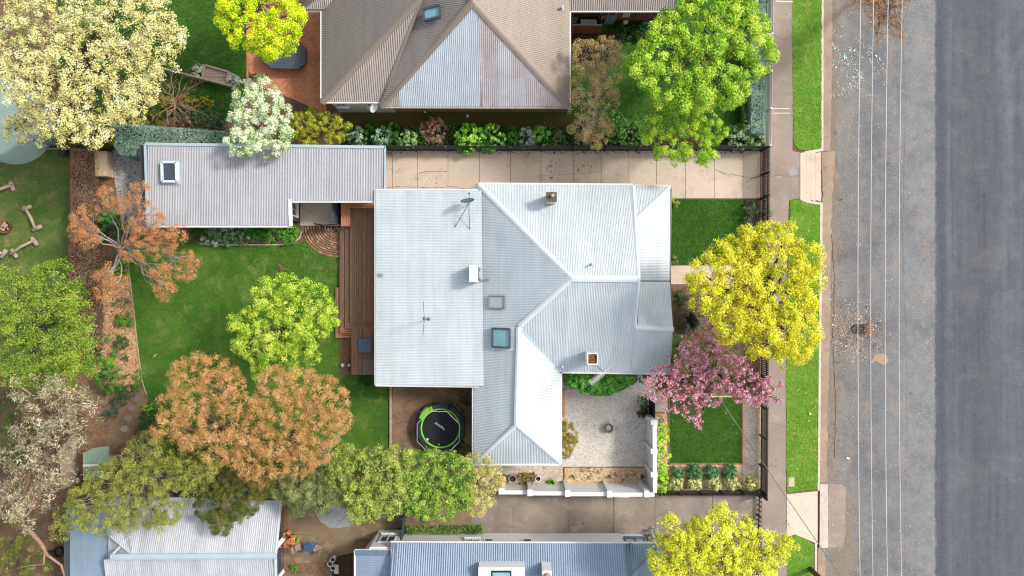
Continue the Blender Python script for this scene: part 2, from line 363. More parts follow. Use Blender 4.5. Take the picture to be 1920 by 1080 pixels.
M['brick_pave'] = brick_mat('red_brick_paving', C(238,160,118), C(222,138,100), C(172,136,110), 2.2)
M['brick_wall'] = brick_mat('red_brick_wall', C(150,88,62), C(124,70,50), C(150,130,110), 2.2)
M['brick_edge'] = brick_mat('orange_brick_edging', C(206,126,84), C(188,108,70), C(150,110,84), 4.5)
M['hedge_core'] = simple('hedge_twigs', C(60,58,40), 0.2, 5, 0.95)
# ---------------------------------------------------------------- ground sheets
def jag(poly, amp, step=0.25):
    out = []
    n = len(poly)
    for i in range(n):
        a = Vector((*poly[i][:2],)); b = Vector((*poly[(i+1) % n][:2],)); L = (b-a).length; k = max(1, int(L/step))
        for j in range(k):
            p = a.lerp(b, j/k)
            if amp and j: p = p + Vector((random.uniform(-amp, amp), random.uniform(-amp, amp)))
            out.append((p.x, p.y))
    return out
def sheet(name, px, z, mat, label=None, amp=0.0, depth=0.12, kind='structure'):
    poly = [P(a, b, z)[:2] for a, b in px]
    if amp: poly = jag(poly, amp)
    m = MB(); m.prism(poly, z-depth, z)
    o = m.build(name, mat, kind=kind, origin=(0, 0, 0))
    if label: o['label'] = label
    return o
# ---------------------------------------------------------------- foliage
def mesh_quads(name, V, mat, cols=None, parent=None, nv=4, **kw):
    """V: (N,nv,3) array of separate polygons, cols (N,3)"""
    N = len(V); me = bpy.data.meshes.new(name)
    if parent is not None: off = np.array(rootloc(parent))
    else:
        off = np.array([V[:,:,0].mean(), V[:,:,1].mean(), V[:,:,2].min()]) if N else np.zeros(3)
    vv = (V.reshape(-1, 3) - off).astype(np.float32)
    me.vertices.add(N*nv); me.vertices.foreach_set('co', vv.ravel())
    me.loops.add(N*nv); me.loops.foreach_set('vertex_index', np.arange(N*nv, dtype=np.int32))
    me.polygons.add(N); me.polygons.foreach_set('loop_start', np.arange(0, N*nv, nv, dtype=np.int32))
    me.polygons.foreach_set('loop_total', np.full(N, nv, dtype=np.int32))
    if cols is not None:
        at = me.color_attributes.new('Col', 'FLOAT_COLOR', 'POINT')
        c = np.ones((N, nv, 4), dtype=np.float32); c[:,:,:3] = np.clip(np.asarray(cols)*LG, 0, 0.85)[:,None,:]
        at.data.foreach_set('color', c.ravel())
    me.update(calc_edges=True); me.validate()
    o = bpy.data.objects.new(name, me); SC.collection.objects.link(o); me.materials.append(mat)
    if parent is not None: o.parent = parent
    else: o.location = off
    tag(o, **kw)
    return o
LG = 1.62
def unit(a): return a/np.maximum(np.linalg.norm(a, axis=-1, keepdims=True), 1e-9)
def leaf_quads(p, n, L, Wd, t=None, fold=0.25):
    N = len(p); r = rng.normal(size=(N, 3)) if t is None else t
    tt = unit(np.cross(n, r)) if t is None else unit(t - (t*n).sum(1, keepdims=True)*n)
    b = np.cross(n, tt)
    L = (L*rng.uniform(0.7, 1.3, N))[:,None]; Wd = (Wd*rng.uniform(0.7, 1.3, N))[:,None]
    f = n*Wd*fold
    return np.stack([p+tt*L/2, p+b*Wd/2-f*0, p-tt*L/2+f, p-b*Wd/2], axis=1)
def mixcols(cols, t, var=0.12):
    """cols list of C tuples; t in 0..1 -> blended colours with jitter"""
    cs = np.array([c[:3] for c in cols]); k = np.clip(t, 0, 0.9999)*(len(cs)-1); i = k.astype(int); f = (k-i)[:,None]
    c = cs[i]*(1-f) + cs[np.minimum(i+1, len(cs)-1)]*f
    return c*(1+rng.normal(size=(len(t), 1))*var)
CDM = 1.6
def crown(lobes, cols, rc=0.35, cd=3.0, nl=60, leaf=(0.12, 0.08), inner=0.25, zmin=-0.25, var=0.12, accent=None, upb=0.5, drift=None, shell=(0.45, 1.0), rad_leaf=False):
    """lobes: list of (x,y,z,rx,rz) world. returns quads, cols, clump centres"""
    L = np.array(lobes, dtype=float); CC = []; DD = []
    for i, (x, y, z, rx, rz) in enumerate(L):
        nc = max(6, int(cd*CDM*2*math.pi*rx*rx))
        d = unit(rng.normal(size=(nc*3, 3))); d = d[d[:,2] > zmin][:nc]
        rr = rng.uniform(0.82, 1.06, len(d)); ins = rng.random(len(d)) < inner; rr[ins] = rng.uniform(0.35, 0.8, ins.sum())
        c = np.array([x, y, z]) + d*np.array([rx, rx, rz])*rr[:,None]
        keep = np.ones(len(c), bool)
        for j, (x2, y2, z2, rx2, rz2) in enumerate(L):
            if j == i: continue
            q = ((c-np.array([x2, y2, z2]))/np.array([rx2, rx2, rz2])); keep &= ~((q**2).sum(1) < 0.55)
        CC.append(c[keep]); DD.append(d[keep])
    CC = np.concatenate(CC); DD = np.concatenate(DD); n = len(CC)
    rcs = rc*rng.uniform(0.65, 1.3, n)
    ls = 0.72 if len(L) > 4 else 0.9; nl = nl*2.0 if len(L) > 4 else nl*1.2; leaf = (leaf[0]*ls, leaf[1]*ls)
    cnt = np.maximum(3, (nl*(rcs/rc)**2*rng.uniform(0.7, 1.3, n)).astype(int))
    idx = np.repeat(np.arange(n), cnt); N = len(idx)
    d = unit(rng.normal(size=(N, 3)) + DD[idx]*0.7 + np.array([0, 0, upb]))
    rad = rng.uniform(shell[0], shell[1], N)
    sq = np.array([1, 1, 0.8])
    p = CC[idx] + d*(rcs[idx]*rad)[:,None]*sq
    if drift is not None: p += np.array(drift)*rng.normal(size=(N, 1))
    nn = unit(d*0.8 + np.array([0, 0, 0.5]) + rng.normal(size=(N, 3))*0.55)
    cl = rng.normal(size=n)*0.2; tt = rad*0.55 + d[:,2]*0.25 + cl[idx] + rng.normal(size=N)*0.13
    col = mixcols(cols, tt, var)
    if accent:
        for ac, frac in accent:
            s = rng.random(N) < frac; col[s] = np.array(ac[:3])*(1+rng.normal(size=(s.sum(), 1))*0.1)
    V = leaf_quads(p, nn, leaf[0], leaf[1], t=(d + rng.normal(size=(N, 3))*0.4) if rad_leaf else None)
    return V, col, CC
def pxlobes(lobes, h, squash=0.75):
    out = []
    for l in lobes:
        px, py, r = l[:3]; hh = h if len(l) < 4 else l[3]
        rw = (r*1.06+2)/30.0*(1-hh/H); rz = rw*squash
        x, y, z = P(px, py, hh-rz*0.5); k = (1-hh/H)/30
        out.append(((px-960)*k, (540-py)*k, max(hh-rz, 0.25), rw*0.92, rz))
    return out
def limb(mb, a, b, r0, r1, n=5, wob=0.08, sides=6, droop=0.0):
    a = Vector(a); b = Vector(b); L = (b-a).length; pts = []; rs = []
    for i in range(n+1):
        f = i/n; p = a.lerp(b, f)
        if 0 < i < n: p += Vector((random.gauss(0, 1), random.gauss(0, 1), random.gauss(0, 0.6)))*wob*L*0.5
        p.z += math.sin(f*math.pi)*droop*L
        pts.append(p); rs.append(r0 + (r1-r0)*f)
    mb.tube(pts, rs, sides); return pts
def tree(name, label, cat, base, lobes, h, cols, trunk_r=0.18, bark='bark', squash=0.75, mat='leaf', twigs=3, group=None, twig_r=0.02, fork=0.35, **kw):
    bx, by = P(*base)[:2]; t = thing(name, label, cat, (bx, by, 0), group)
    LB = pxlobes(lobes, h, squash)
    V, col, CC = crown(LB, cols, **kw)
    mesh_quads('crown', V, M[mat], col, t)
    mb = MB(); top = Vector((bx, by, 0)); zt = max(l[2] for l in LB)
    cx = np.mean([l[0] for l in LB]); cy = np.mean([l[1] for l in LB])
    fk = Vector((bx*0.7+cx*0.3, by*0.7+cy*0.3, zt*fork)); limb(mb, top-Vector((0,0,0.1)), fk, trunk_r*1.25, trunk_r*0.9, 4, 0.04, 8)
    for l in LB:
        c = Vector((l[0], l[1], l[2])); pts = limb(mb, fk, c, trunk_r*0.5, trunk_r*0.16, 5, 0.05, 6, 0.0)
        near = CC[np.argsort(((CC-np.array([l[0], l[1], l[2]]))**2).sum(1))[:max(20, twigs*6)]]
        for k in range(twigs):
            q = Vector(near[rng.integers(len(near))]); pp = pts[rng.integers(2, 5)]
            limb(mb, pp, q, min(trunk_r*0.14, .022), twig_r*0.4, 4, 0.08, 4)
    mb.build('trunk', M[bark], t, smooth=True)
    return t
def shrub(name, label, cat, px, py, r, h, cols, group=None, ry=None, mat='leaf', rc=0.16, cd=14, nl=32, leaf=(0.09, 0.06), stem=True, lobes=None, **kw):
    """r, ry in photo px (crown radius), h top height in m"""
    r = r*1.22+1; ry = ry*1.15+1 if ry else r; rw = r/30.0*(1-h/H); LB = []; x, y, _ = P(px, py, h*0.6)
    if lobes: LB = pxlobes(lobes, h, 0.6)
    else:
        n = max(1, int(round(max(r, ry)/min(r, ry)*1.6))) if r != ry else 1
        rs = min(r, ry)/30.0*(1-h/H)
        for i in range(n):
            f = 0 if n == 1 else (i/(n-1)-0.5)*2*(max(r, ry)-min(r, ry))/30.0
            rz = min(rs, h*0.62)
            LB.append((x+(f if r > ry else 0), y+(f if ry > r else 0), max(h-rz, 0.15), rs*0.9, rz))
    base = (x, y, 0); t = thing(name, label, cat, base, group)
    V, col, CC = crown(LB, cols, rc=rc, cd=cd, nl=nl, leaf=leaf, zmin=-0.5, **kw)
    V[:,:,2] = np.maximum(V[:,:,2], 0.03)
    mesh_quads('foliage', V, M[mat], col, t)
    if stem:
        mb = MB()
        for l in LB:
            for k in range(3):
                q = CC[np.argsort(((CC[:,:2]-np.array([l[0], l[1]]))**2).sum(1))[:12]][rng.integers(min(12, len(CC)))]
                limb(mb, (x+random.uniform(-.05,.05), y+random.uniform(-.05,.05), 0), q, 0.025, 0.008, 3, 0.06, 4)
        mb.build('stem', M['bark'], t)
    return t
def inpoly(pts, poly):
    x, y = pts[:,0], pts[:,1]; c = np.zeros(len(pts), bool); n = len(poly); j = n-1
    for i in range(n):
        xi, yi = poly[i]; xj, yj = poly[j]
        m = ((yi > y) != (yj > y)) & (x < (xj-xi)*(y-yi)/(yj-yi+1e-12)+xi); c ^= m; j = i
    return c
def scatter(poly, dens):
    a = np.array(poly); lo, hi = a.min(0), a.max(0); n = int((hi-lo).prod()*dens)
    p = lo + rng.random((n, 2))*(hi-lo); return p[inpoly(p, poly)]
def grass(px, z, cols, dens=260, label=None, size=(0.075, 0.016), name='grass', patch=0.62, mow=False):
    poly = [P(a, b, 0)[:2] for a, b in px]; p = scatter(poly, dens); N = len(p)
    ph = rng.random(4)*6; ps = (np.sin(p[:,0]*0.9+ph[0]+np.sin(p[:,1]*.7))+np.sin(p[:,1]*1.1+ph[1]+1.3*np.sin(p[:,0]*.8+1))+np.sin(p[:,0]*2.3-p[:,1]*1.7+ph[2]+np.sin(p[:,1]*2.1)*1.5)+np.sin(p[:,0]*4.3+p[:,1]*3.7+ph[3]))/7+0.5
    hgt = rng.uniform(0.02, 0.05, N); base = np.column_stack([p, np.full(N, z)])
    d = unit(np.column_stack([rng.normal(size=(N, 2)), rng.uniform(0.3, 1.2, N)]))
    side = unit(np.cross(d, rng.normal(size=(N, 3))))*size[1]*rng.uniform(0.6, 1.3, N)[:,None]
    tip = base + d*size[0]*rng.uniform(0.6, 1.3, N)[:,None]
    V = np.stack([base-side, base+side, tip], axis=1)
    col = mixcols(cols, ps*patch + rng.random(N)*(1-patch), 0.15)*0.88
    if mow: col = col*(1+0.1*np.sign(np.sin(p[:,1]*2*math.pi/1.3+0.3*np.sin(p[:,0]*.4))))[:,None]
    o = mesh_quads(name, V, M['blade'], col, nv=3, kind='stuff')
    o['label'] = label or 'short grass blades'; o['category'] = 'grass'
    return o
def chips(name, px, z, cols, dens, size, label, cat, center=None, mat='chip', clump=0.0):
    poly = [P(a, b, 0)[:2] for a, b in px]; p = scatter(poly, dens)
    if center is not None:
        c = np.array(P(*center[:2])[:2]); d = np.linalg.norm((p-c), axis=1)/(center[2]/30); p = p[rng.random(len(p)) < np.exp(-d*d)]
    if clump:
        f = np.sin(p[:,0]*3.1+2*np.sin(p[:,1]*1.3))+np.sin(p[:,1]*2.7+1.5*np.sin(p[:,0]*2.2+1))+np.sin((p[:,0]+p[:,1])*6.1); p = p[f/3+rng.normal(size=len(p))*.25 > clump]
    N = len(p)
    q = np.column_stack([p, np.full(N, z)+rng.uniform(0.006, 0.02, N)]); n = unit(rng.normal(size=(N, 3))*0.35+np.array([0, 0, 1]))
    sz = np.exp(rng.normal(size=N)*.45-.2); V = leaf_quads(q, n, size[0]*sz, size[1]*sz); col = mixcols(cols, rng.random(N), 0.12)/LG
    o = mesh_quads(name, V, M[mat], col, kind='stuff'); o['label'] = label; o['category'] = cat
    return o
# ---------------------------------------------------------------- roofs
def fitplane(pts):
    A = np.array([[p[0], p[1], 1] for p in pts]); z = np.array([p[2] for p in pts])
    s, *_ = np.linalg.lstsq(A, z, rcond=None); return s
def corrug(pts, ribdir, pitch=0.09, amp=0.013, lift=0.0, n=8):
    """pts world 3D polygon; ribdir 2D world direction along ribs. real corrugated sheet"""
    a, b, c = fitplane(pts); pts2 = [(p[0], p[1]) for p in pts]
    v = np.array(ribdir, float); v /= np.linalg.norm(v); u = np.array([v[1], -v[0]])
    uv = [(p[0]*u[0]+p[1]*u[1], p[0]*v[0]+p[1]*v[1]) for p in pts2]
    us = sorted(set([round(q[0], 5) for q in uv])); lo, hi = us[0], us[-1]
    k0 = int(math.floor(lo/pitch*n)); k1 = int(math.ceil(hi/pitch*n))
    grid = sorted(set([lo, hi] + [k*pitch/n for k in range(k0+1, k1)] + us))
    grid = [g for g in grid if lo <= g <= hi]
    mb = MB(); N = len(uv)
    def cross(g):
        r = []
        for i in range(N):
            (u0, v0), (u1, v1) = uv[i], uv[(i+1) % N]
            if (u0 < g <= u1) or (u1 < g <= u0): r.append(v0+(v1-v0)*(g-u0)/(u1-u0))
        return sorted(r)
    def pt(g, vv):
        x = g*u[0]+vv*v[0]; y = g*u[1]+vv*v[1]
        return (x, y, a*x+b*y+c+lift+amp*(2*abs(math.cos(math.pi*g/pitch))**0.7-1))
    eps = 1e-4
    for g0, g1 in zip(grid[:-1], grid[1:]):
        if g1-g0 < 1e-4: continue
        A_ = cross(g0+eps*min(1, (g1-g0)*1000)); B_ = cross(g1-eps*min(1, (g1-g0)*1000))
        for i in range(0, min(len(A_), len(B_))-1, 2):
            mb.add([pt(g0, A_[i]), pt(g1, B_[i]), pt(g1, B_[i+1]), pt(g0, A_[i+1])], [(0,1,2,3)])
    return mb
def weld_smooth(o):
    bm = bmesh.new(); bm.from_mesh(o.data); bmesh.ops.remove_doubles(bm, verts=bm.verts, dist=0.0008)
    bmesh.ops.recalc_face_normals(bm, faces=bm.faces)
    up = sum(f.normal.z*f.calc_area() for f in bm.faces)
    if up < 0: bmesh.ops.reverse_faces(bm, faces=bm.faces)
    bm.to_mesh(o.data); bm.free(); o.data.shade_smooth()
def roof_plane(parent, px, ribdir, mat, pitch=0.09, amp=0.013, name='roof', label=None, lift=0.0):
    pts = [P(*p) for p in px]; mb = corrug(pts, ribdir, pitch, amp, lift)
    mt = M[mat]
    if abs(ribdir[0]) > abs(ribdir[1]): mt = M_.get(mt.name+'1', mt)
    o = mb.build(name, mt, parent, label=label); weld_smooth(o)
    return o
def cap(parent, a, b, mat, w=0.34, drop=0.06, lift=0.05, name='ridge_cap'):
    w = w*.8
    a = Vector(P(*a)) if len(a) == 3 else Vector(a); b = Vector(P(*b)); d = (b-a); d.normalize()
    s = Vector((d.y, -d.x, 0)).normalized()*w/2; mb = MB(); up = Vector((0, 0, lift)); dn = Vector((0, 0, lift-drop))
    vs = []
    for p in (a, b): vs += [p+s+dn, p+s*0.25+up, p-s*0.25+up, p-s+dn, p-s+dn-Vector((0,0,.03)), p+s+dn-Vector((0,0,.03))]
    mb.add(vs, [(0,1,7,6),(1,2,8,7),(2,3,9,8),(3,4,10,9),(5,0,6,11),(0,5,4,3,2,1),(6,7,8,9,10,11)])
    return mb.build(name, M[mat], parent)
def gutter(parent, px, mat='gutter_w', w=0.12, h=0.11, name='gutter', out=0.05):
    mb = MB(); pts = [Vector(P(*p)) for p in px]
    for a, b in zip(pts[:-1], pts[1:]):
        mb.bar(a-Vector((0,0,0.06)), b-Vector((0,0,0.06)), w, h)
    return mb.build(name, M[mat], parent)
# ================================================================ GROUND
m = MB(); m.boxz(-300, -300, 300, 300, -0.6, -0.2); m.build('ground', M['soil'], kind='structure')
sheet('road', [(1544,-1500),(3400,-1500),(3400,2600),(1530,2600)], -0.12, M['road'])
sheet('garden_ground', [(-900,-700),(1541,-700),(1541,283),(1538,380),(1534,1020),(1530,1800),(-900,1800)], 0.0, M['soil'], depth=0.2)
# kerbs, gutter
sheet('kerb', [(1540,-700),(1546,-700),(1544,283),(1509,289),(1508,284),(1540,278)], 0.03, M['kerb'], amp=0.004)
sheet('kerb', [(1500,372),(1509,375),(1543,380),(1537,920),(1533,920),(1538,384),(1509,380)], 0.03, M['kerb'], amp=0.004)
sheet('kerb', [(1528,1018),(1532,1018),(1530,1800),(1525,1800)], 0.03, M['kerb'])
sheet('gutter_channel', [(1546,-700),(1563,-700),(1560,130),(1557,283),(1551,283),(1544,283)], -0.075, M['gutter'], amp=0.03)
sheet('gutter_channel', [(1541,284),(1566,284),(1560,380),(1556,640),(1552,780),(1550,904),(1536,904),(1543,381)], -0.08, M['gutter'], amp=0.06)
sheet('gutter_channel', [(1532,1028),(1547,1028),(1541,1800),(1530,1800)], -0.078, M['gutter'], amp=0.03)
# footpath, verges, crossovers
sheet('footpath', [(1441,-700),(1492,-700),(1487,100),(1487,250),(1486,283),(1500,286),(1500,372),(1479,376),(1477,460),(1474,560),(1474,930),(1474,1010),(1478,1040),(1480,1800),(1425,1800),(1429,930),(1429,640),(1436,300),(1438,270)], 0.016, M['path'], amp=0.02)
LW = []
v1 = [(1490,-700),(1541,-700),(1540,277),(1515,282),(1497,280),(1488,268),(1486,100)]
v2 = [(1482,376),(1499,374),(1512,380),(1537,385),(1536,560),(1532,916),(1475,923),(1474,700),(1478,480)]
v3 = [(1476,1012),(1490,1003),(1512,1012),(1527,1022),(1526,1500),(1478,1500)]
for v in (v1, v2, v3): sheet('grass_verge', v, 0.03, M['lawn_v'] if 'lawn_v' in M else M['lawn'], amp=0.03)
vc = [C(90,150,34), C(120,178,46), C(156,194,70), C(172,180,92)]
for v in ([(1490,-60)]+[(1540,-60)]+v1[2:], v2, v3[:4]+[(1526,1130),(1478,1130)]):
    grass(v, 0.03, vc, 420, 'short green verge grass')
m = MB()
xs = [1500,1511,1520,1529,1539]
for a, b in zip(xs[:-1], xs[1:]):
    m.prism([P(a+0.14,287)[:2], P(b-0.14,285)[:2], P(b-0.14,378)[:2], P(a+0.14,375)[:2]], -0.05, 0.035)
m.build('driveway_crossover', M['conc_light'], kind='structure')
sheet('driveway_crossover', [(1475,927),(1533,921),(1533,1020),(1512,1011),(1490,1002),(1475,1008)], 0.035, M['conc_light'])
# bridging slab over the gutter
m = MB(); m.prism([P(1537,908)[:2],P(1552,908)[:2],P(1552,1027)[:2],P(1536,1027)[:2]], -0.11, 0.05)
tag(m.build('bridging_slab', M['kerb'], bevel=0.01), 'long pale concrete slab bridging the gutter at the lower driveway', 'slab')
sheet('gutter_slot_shade', [(1533.5,905),(1536.4,905),(1536.4,1026),(1533.5,1026)], -0.1, M['black'], depth=.1)  # black sheet: the shade of the open gap is put into its colour
sheet('asphalt_patch', [(1553,908),(1578,908),(1586,914),(1585,1010),(1578,1026),(1553,1026)], -0.112, M['path'], amp=0.05, depth=0.02)
chips('loose_gravel', [(1555,560),(1680,560),(1680,690),(1555,690)], -0.12, [C(110,86,70),C(200,170,140),C(226,214,200),C(150,104,80)], 420, (0.07,0.05), 'scattered pale and brown leaf litter around the burnt grate on the road', 'litter', center=(1605,622,36))
chips('pale_litter', [(1560,20),(1640,20),(1640,180),(1560,180)], -0.12, [C(206,222,206),C(224,232,222),C(180,196,184)], 300, (0.07,0.045), 'pale greenish flower litter scattered along the road edge', 'litter', center=(1580,125,50), clump=.12)
chips('pale_litter', [(1610,90),(1660,90),(1660,160),(1610,160)], -0.12, [C(206,222,206),C(224,232,222),C(180,196,184)], 130, (0.08,0.06), 'small second patch of pale litter farther out on the road', 'litter', center=(1636,128,24), clump=.1)
chips('road_grit', [(1556,-40),(1755,-40),(1755,1120),(1556,1120)], -0.12, [C(190,184,176),C(150,120,96),C(224,220,212),C(90,84,80)], 5, (0.06,0.04), 'fine grit scattered over the road shoulder', 'grit')
chips('verge_litter', [(1545,285),(1585,285),(1575,900),(1545,900)], -0.11, [C(186,140,104),C(160,120,92),C(136,110,88)], 60, (0.06,0.04), 'brown dirt and leaf crumbs along the gutter', 'litter', clump=.25)
m = MB(); m.prism(jag([P(x,y)[:2] for x,y in [(1633,683),(1641,668),(1652,662),(1664,666),(1668,678),(1660,685),(1650,682),(1645,677)]], 0.02, 0.1), -0.13, -0.108)
m.build('sand_patch', simple('sandy_patch', C(176,148,120), 0.16, 5), kind='structure')
sheet('path_patch', [(1486,312),(1492,314),(1497,326),(1488,331),(1480,330)], 0.021, M['patch'], amp=0.03, depth=0.01)
sheet('path_patch', [(1452,330),(1466,330),(1464,334),(1456,333)], 0.021, M['patch'], amp=0.02, depth=0.01)
for (a, b) in (((1441,203),(1481,204)), ((1441,212),(1481,212))):
    sheet('path_marking', [(a[0],a[1]-.5),(b[0],b[1]-.5),(b[0],b[1]+.6),(a[0],a[1]+.6)], 0.022, M['gutter_w'], depth=0.01)
sheet('path_marking', [(1454,1),(1487,2),(1486,4),(1456,3)], 0.022, M['gutter_w'], depth=0.01, amp=0.02)
# ---- north driveway slabs
def slabs(name, joints, top, bot, mat, z=0.03, gap=0.35):
    m = MB()
    for a, b in zip(joints[:-1], joints[1:]):
        m.prism([P(a+gap,top(a))[:2], P(b-gap,top(b))[:2], P(b-gap,bot(b))[:2], P(a+gap,bot(a))[:2]], -0.05, z)
    return m.build(name, mat, kind='structure')
J = [540,600,660,722,736,783,840,899,957,1014,1075,1127,1179,1231,1285,1339,1393,1425]
slabs('driveway', J, lambda x: 283.5, lambda x: 372 if x >= 1231 else 376, M['conc'])
sheet('carport_slab', [(563,376),(638,376),(638,423),(563,423)], 0.028, M['conc'])
sheet('driveway_joint', [(1258,283),(1425,283),(1425,373),(1258,373)], -0.0+0.006, M['crack'], depth=0.02)
def crack(pts, w=0.02, z=0.034, name='crack', mat='crack'):
    m = MB(); q = [Vector(P(*p)[:2]+(0,)) for p in pts]; L = []; R_ = []
    fine = []
    for a, b in zip(q[:-1], q[1:]):
        k = max(1, int((b-a).length/0.15))
        for j in range(k): fine.append(a.lerp(b, j/k)+Vector((random.gauss(0,.02), random.gauss(0,.02), 0)))
    fine.append(q[-1]); vs = []; fs = []
    for i, p in enumerate(fine):
        d = (fine[min(i+1,len(fine)-1)]-fine[max(0,i-1)]).normalized(); s = Vector((-d.y, d.x, 0))*w*random.uniform(.4,1.2)/2
        vs += [(p.x+s.x, p.y+s.y, z), (p.x-s.x, p.y-s.y, z)]
        if i: fs.append((2*i-2, 2*i-1, 2*i+1, 2*i))
    m.add(vs, fs); return m.build(name, M[mat], kind='structure')
crack([(722,352),(750,350),(800,352),(840,350),(878,354),(900,350)], 0.03)
crack([(785,325),(800,322),(838,322)], 0.03); crack([(975,333),(1000,330),(1013,329),(1060,327),(1120,324)], 0.012)
crack([(1340,318),(1365,328),(1393,331),(1408,334),(1425,331)], 0.03); crack([(786,357),(800,345),(805,350)], 0.012)
sheet('dirt_drift', [(1558,285),(1571,300),(1566,360),(1572,440),(1562,520),(1570,600),(1561,690),(1569,780),(1563,860),(1560,905),(1552,905),(1556,640),(1558,380)], -0.117, M['drift'], amp=0.18, depth=0.02)
sheet('dirt_drift', [(1558,-60),(1570,20),(1564,120),(1572,200),(1566,282),(1556,282),(1558,130)], -0.117, M['drift'], amp=0.15, depth=0.02)
sheet('dirt_drift', [(1586,930),(1600,950),(1592,990),(1604,1040),(1590,1100),(1560,1120),(1560,1030),(1580,1030),(1587,1008)], -0.1165, M['drift'], amp=0.16, depth=0.02)
crack([(1560,430),(1566,520),(1563,640),(1569,760),(1566,860)], 0.05, -0.112); crack([(1690,-20),(1700,180),(1694,420),(1702,700),(1698,1100)], 0.014, -0.118); crack([(1606,900),(1640,880),(1690,890),(1720,870)], 0.016, -0.118)
crack([(1790,-20),(1786,300),(1792,620),(1788,1100)], 0.016, -0.118); crack([(1760,700),(1800,720),(1850,712),(1930,730)], 0.014, -0.118); crack([(1640,300),(1660,360),(1655,430)], .014, -.118)
crack([(1440,180),(1486,176)], .012, .0215); crack([(1438,478),(1474,482)], .012, .0215); crack([(1432,790),(1474,800)], .012, .0215); crack([(1443,60),(1465,75),(1488,70)], .014, .0215)
crack([(1425,331),(1450,330),(1480,330),(1497,330)], 0.02, 0.022)
ck = [C(120,94,70), C(140,112,86), C(98,78,60)]
for (cx_, cy_, r_, d_) in ((1032,311,15,300),(1092,311,16,180),(1035,332,8,160),(820,342,12,90),(1115,310,9,140),(745,318,12,90)):
    chips('surface_spalls', [(cx_-r_*1.6,cy_-r_),(cx_+r_*1.6,cy_-r_),(cx_+r_*1.6,cy_+r_),(cx_-r_*1.6,cy_+r_)], 0.016, ck, d_, (0.09,0.025), 'small dark spalls and moss flecks in the driveway concrete', 'spalls', center=(cx_, cy_, r_))
chips('moss_edge', [(722,284),(1380,284),(1380,289),(722,289)], 0.016, [C(98,88,50),C(74,66,50),C(122,112,60)], 120, (0.1,0.05), 'dark moss and dirt along the driveway beside the fence', 'moss')
# ---- front gardens
sheet('front_lawn', [(1260,374),(1397,374),(1397,496),(1260,496)], 0.03, M['lawn_dark'])
grass([(1260,374),(1397,374),(1397,496),(1260,496)], 0.03, [C(44,94,20),C(60,114,28),C(82,134,44)], 420, 'dense dark green front lawn grass')
m = MB(); m.boxz(*P(1397.3,375)[:2], *P(1399.3,500)[:2], -0.02, 0.06); tag(m.build('lawn_edging', M['timber_red']), 'thin reddish timber edging beside the upper front lawn', 'edging')
sheet('front_path', [(1258,498),(1428,498),(1428,533),(1258,533)], 0.035, M['conc_light'])
sheet('garden_bed', [(1255,534),(1428,534),(1428,742),(1255,742)], 0.014, M['mulch_brown'])
sheet('garden_bed', [(1229,742),(1427,742),(1427,924),(1229,924)], 0.012, M['mulch_pale'])
sheet('gravel_path', [(1229,734),(1253,734),(1253,774),(1229,774)], 0.02, M['gravel_warm'])
sheet('gravel_path', [(1393,742),(1424,742),(1424,905),(1393,905)], 0.02, M['gravel_warm'])
LQ = [(1255,745),(1390,745),(1390,868),(1255,868)]
sheet('front_lawn', LQ, 0.035, M['lawn_dark'])
grass(LQ, 0.035, [C(42,94,18),C(58,114,26),C(80,134,42)], 420, 'mown dark green square lawn grass')
m = MB()
for (a, b, c_, d_) in ((1253,745,1255,870),(1390,742,1392.3,870),(1253,868.3,1392.3,870.5),(1229,772.5,1253,775)):
    m.boxz(*P(a,b)[:2], *P(c_,d_)[:2], -0.02, 0.07)
tag(m.build('brick_edging', M['brick_edge']), 'orange brick edging round the square front lawn', 'edging')
# ---- courtyard
sheet('courtyard_gravel', [(888,868),(1050,868),(1050,697),(1229,697),(1229,910),(888,910)], 0.02, M['gravel'], amp=0.0)
sheet('courtyard_gravel_side', [(905,872),(1056,872),(1056,905),(905,905)], 0.026, M['gravel_warm'], amp=0.03)
sheet('garden_bed', [(1059,876),(1220,876),(1220,907),(1059,907)], 0.04, M['mulch_pale'])
m = MB(); m.boxz(*P(1057,875)[:2], *P(1218,876.6)[:2], -0.02, 0.09); m.boxz(*P(1057,876.6)[:2], *P(1059,905)[:2], -0.02, 0.09)
tag(m.build('brick_edging', M['brick_edge']), 'orange brick edging round the mulched bed inside the white wall', 'edging')
chips('leaf_litter', [(1052,700),(1228,700),(1228,872),(1052,872)], 0.02, [C(190,164,138),C(166,146,126),C(206,184,160)], 3, (0.05,0.035), 'dry leaf flecks scattered on the pale courtyard gravel', 'litter')
# ---- trampoline yard and back lawn
sheet('dirt_yard', [(736,715),(892,715),(892,900),(736,900)], 0.012, M['yard'])
m = MB(); m.boxz(*P(731,722)[:2], *P(735.5,782)[:2], -0.02, 0.14); m.boxz(*P(731,783)[:2], *P(735.5,858)[:2], -0.02, 0.14)
tag(m.build('timber_sleeper_edging', M['timber']), 'low grey timber sleeper edge between back lawn and trampoline yard', 'edging')
BL = [(240,430),(380,430),(375,456),(480,459),(562,457),(575,448),(582,462),(598,474),(616,480),(637,482),(637,703),(731,703),(731,885),(600,885),(300,885),(278,748),(267,715),(262,680),(257,640),(252,590),(246,540),(241,500),(236,470)]
sheet('back_lawn', BL, 0.025, M['lawn'], amp=0.02)
grass(BL, 0.025, [C(48,98,24),C(68,120,32),C(94,138,44),C(134,156,72)], 380, 'green back lawn grass with paler patches', mow=True)
sheet('garden_bed', [(128,270),(275,270),(275,440),(236,470),(246,540),(262,680),(278,748),(262,800),(200,860),(120,900),(128,640)], 0.01, M['mulch_brown'])
sheet('mulched_bed', [(160,540),(200,500),(240,500),(246,540),(262,680),(267,715),(245,735),(205,720),(180,700),(166,640)], 0.016, M['mulch'], amp=0.04)
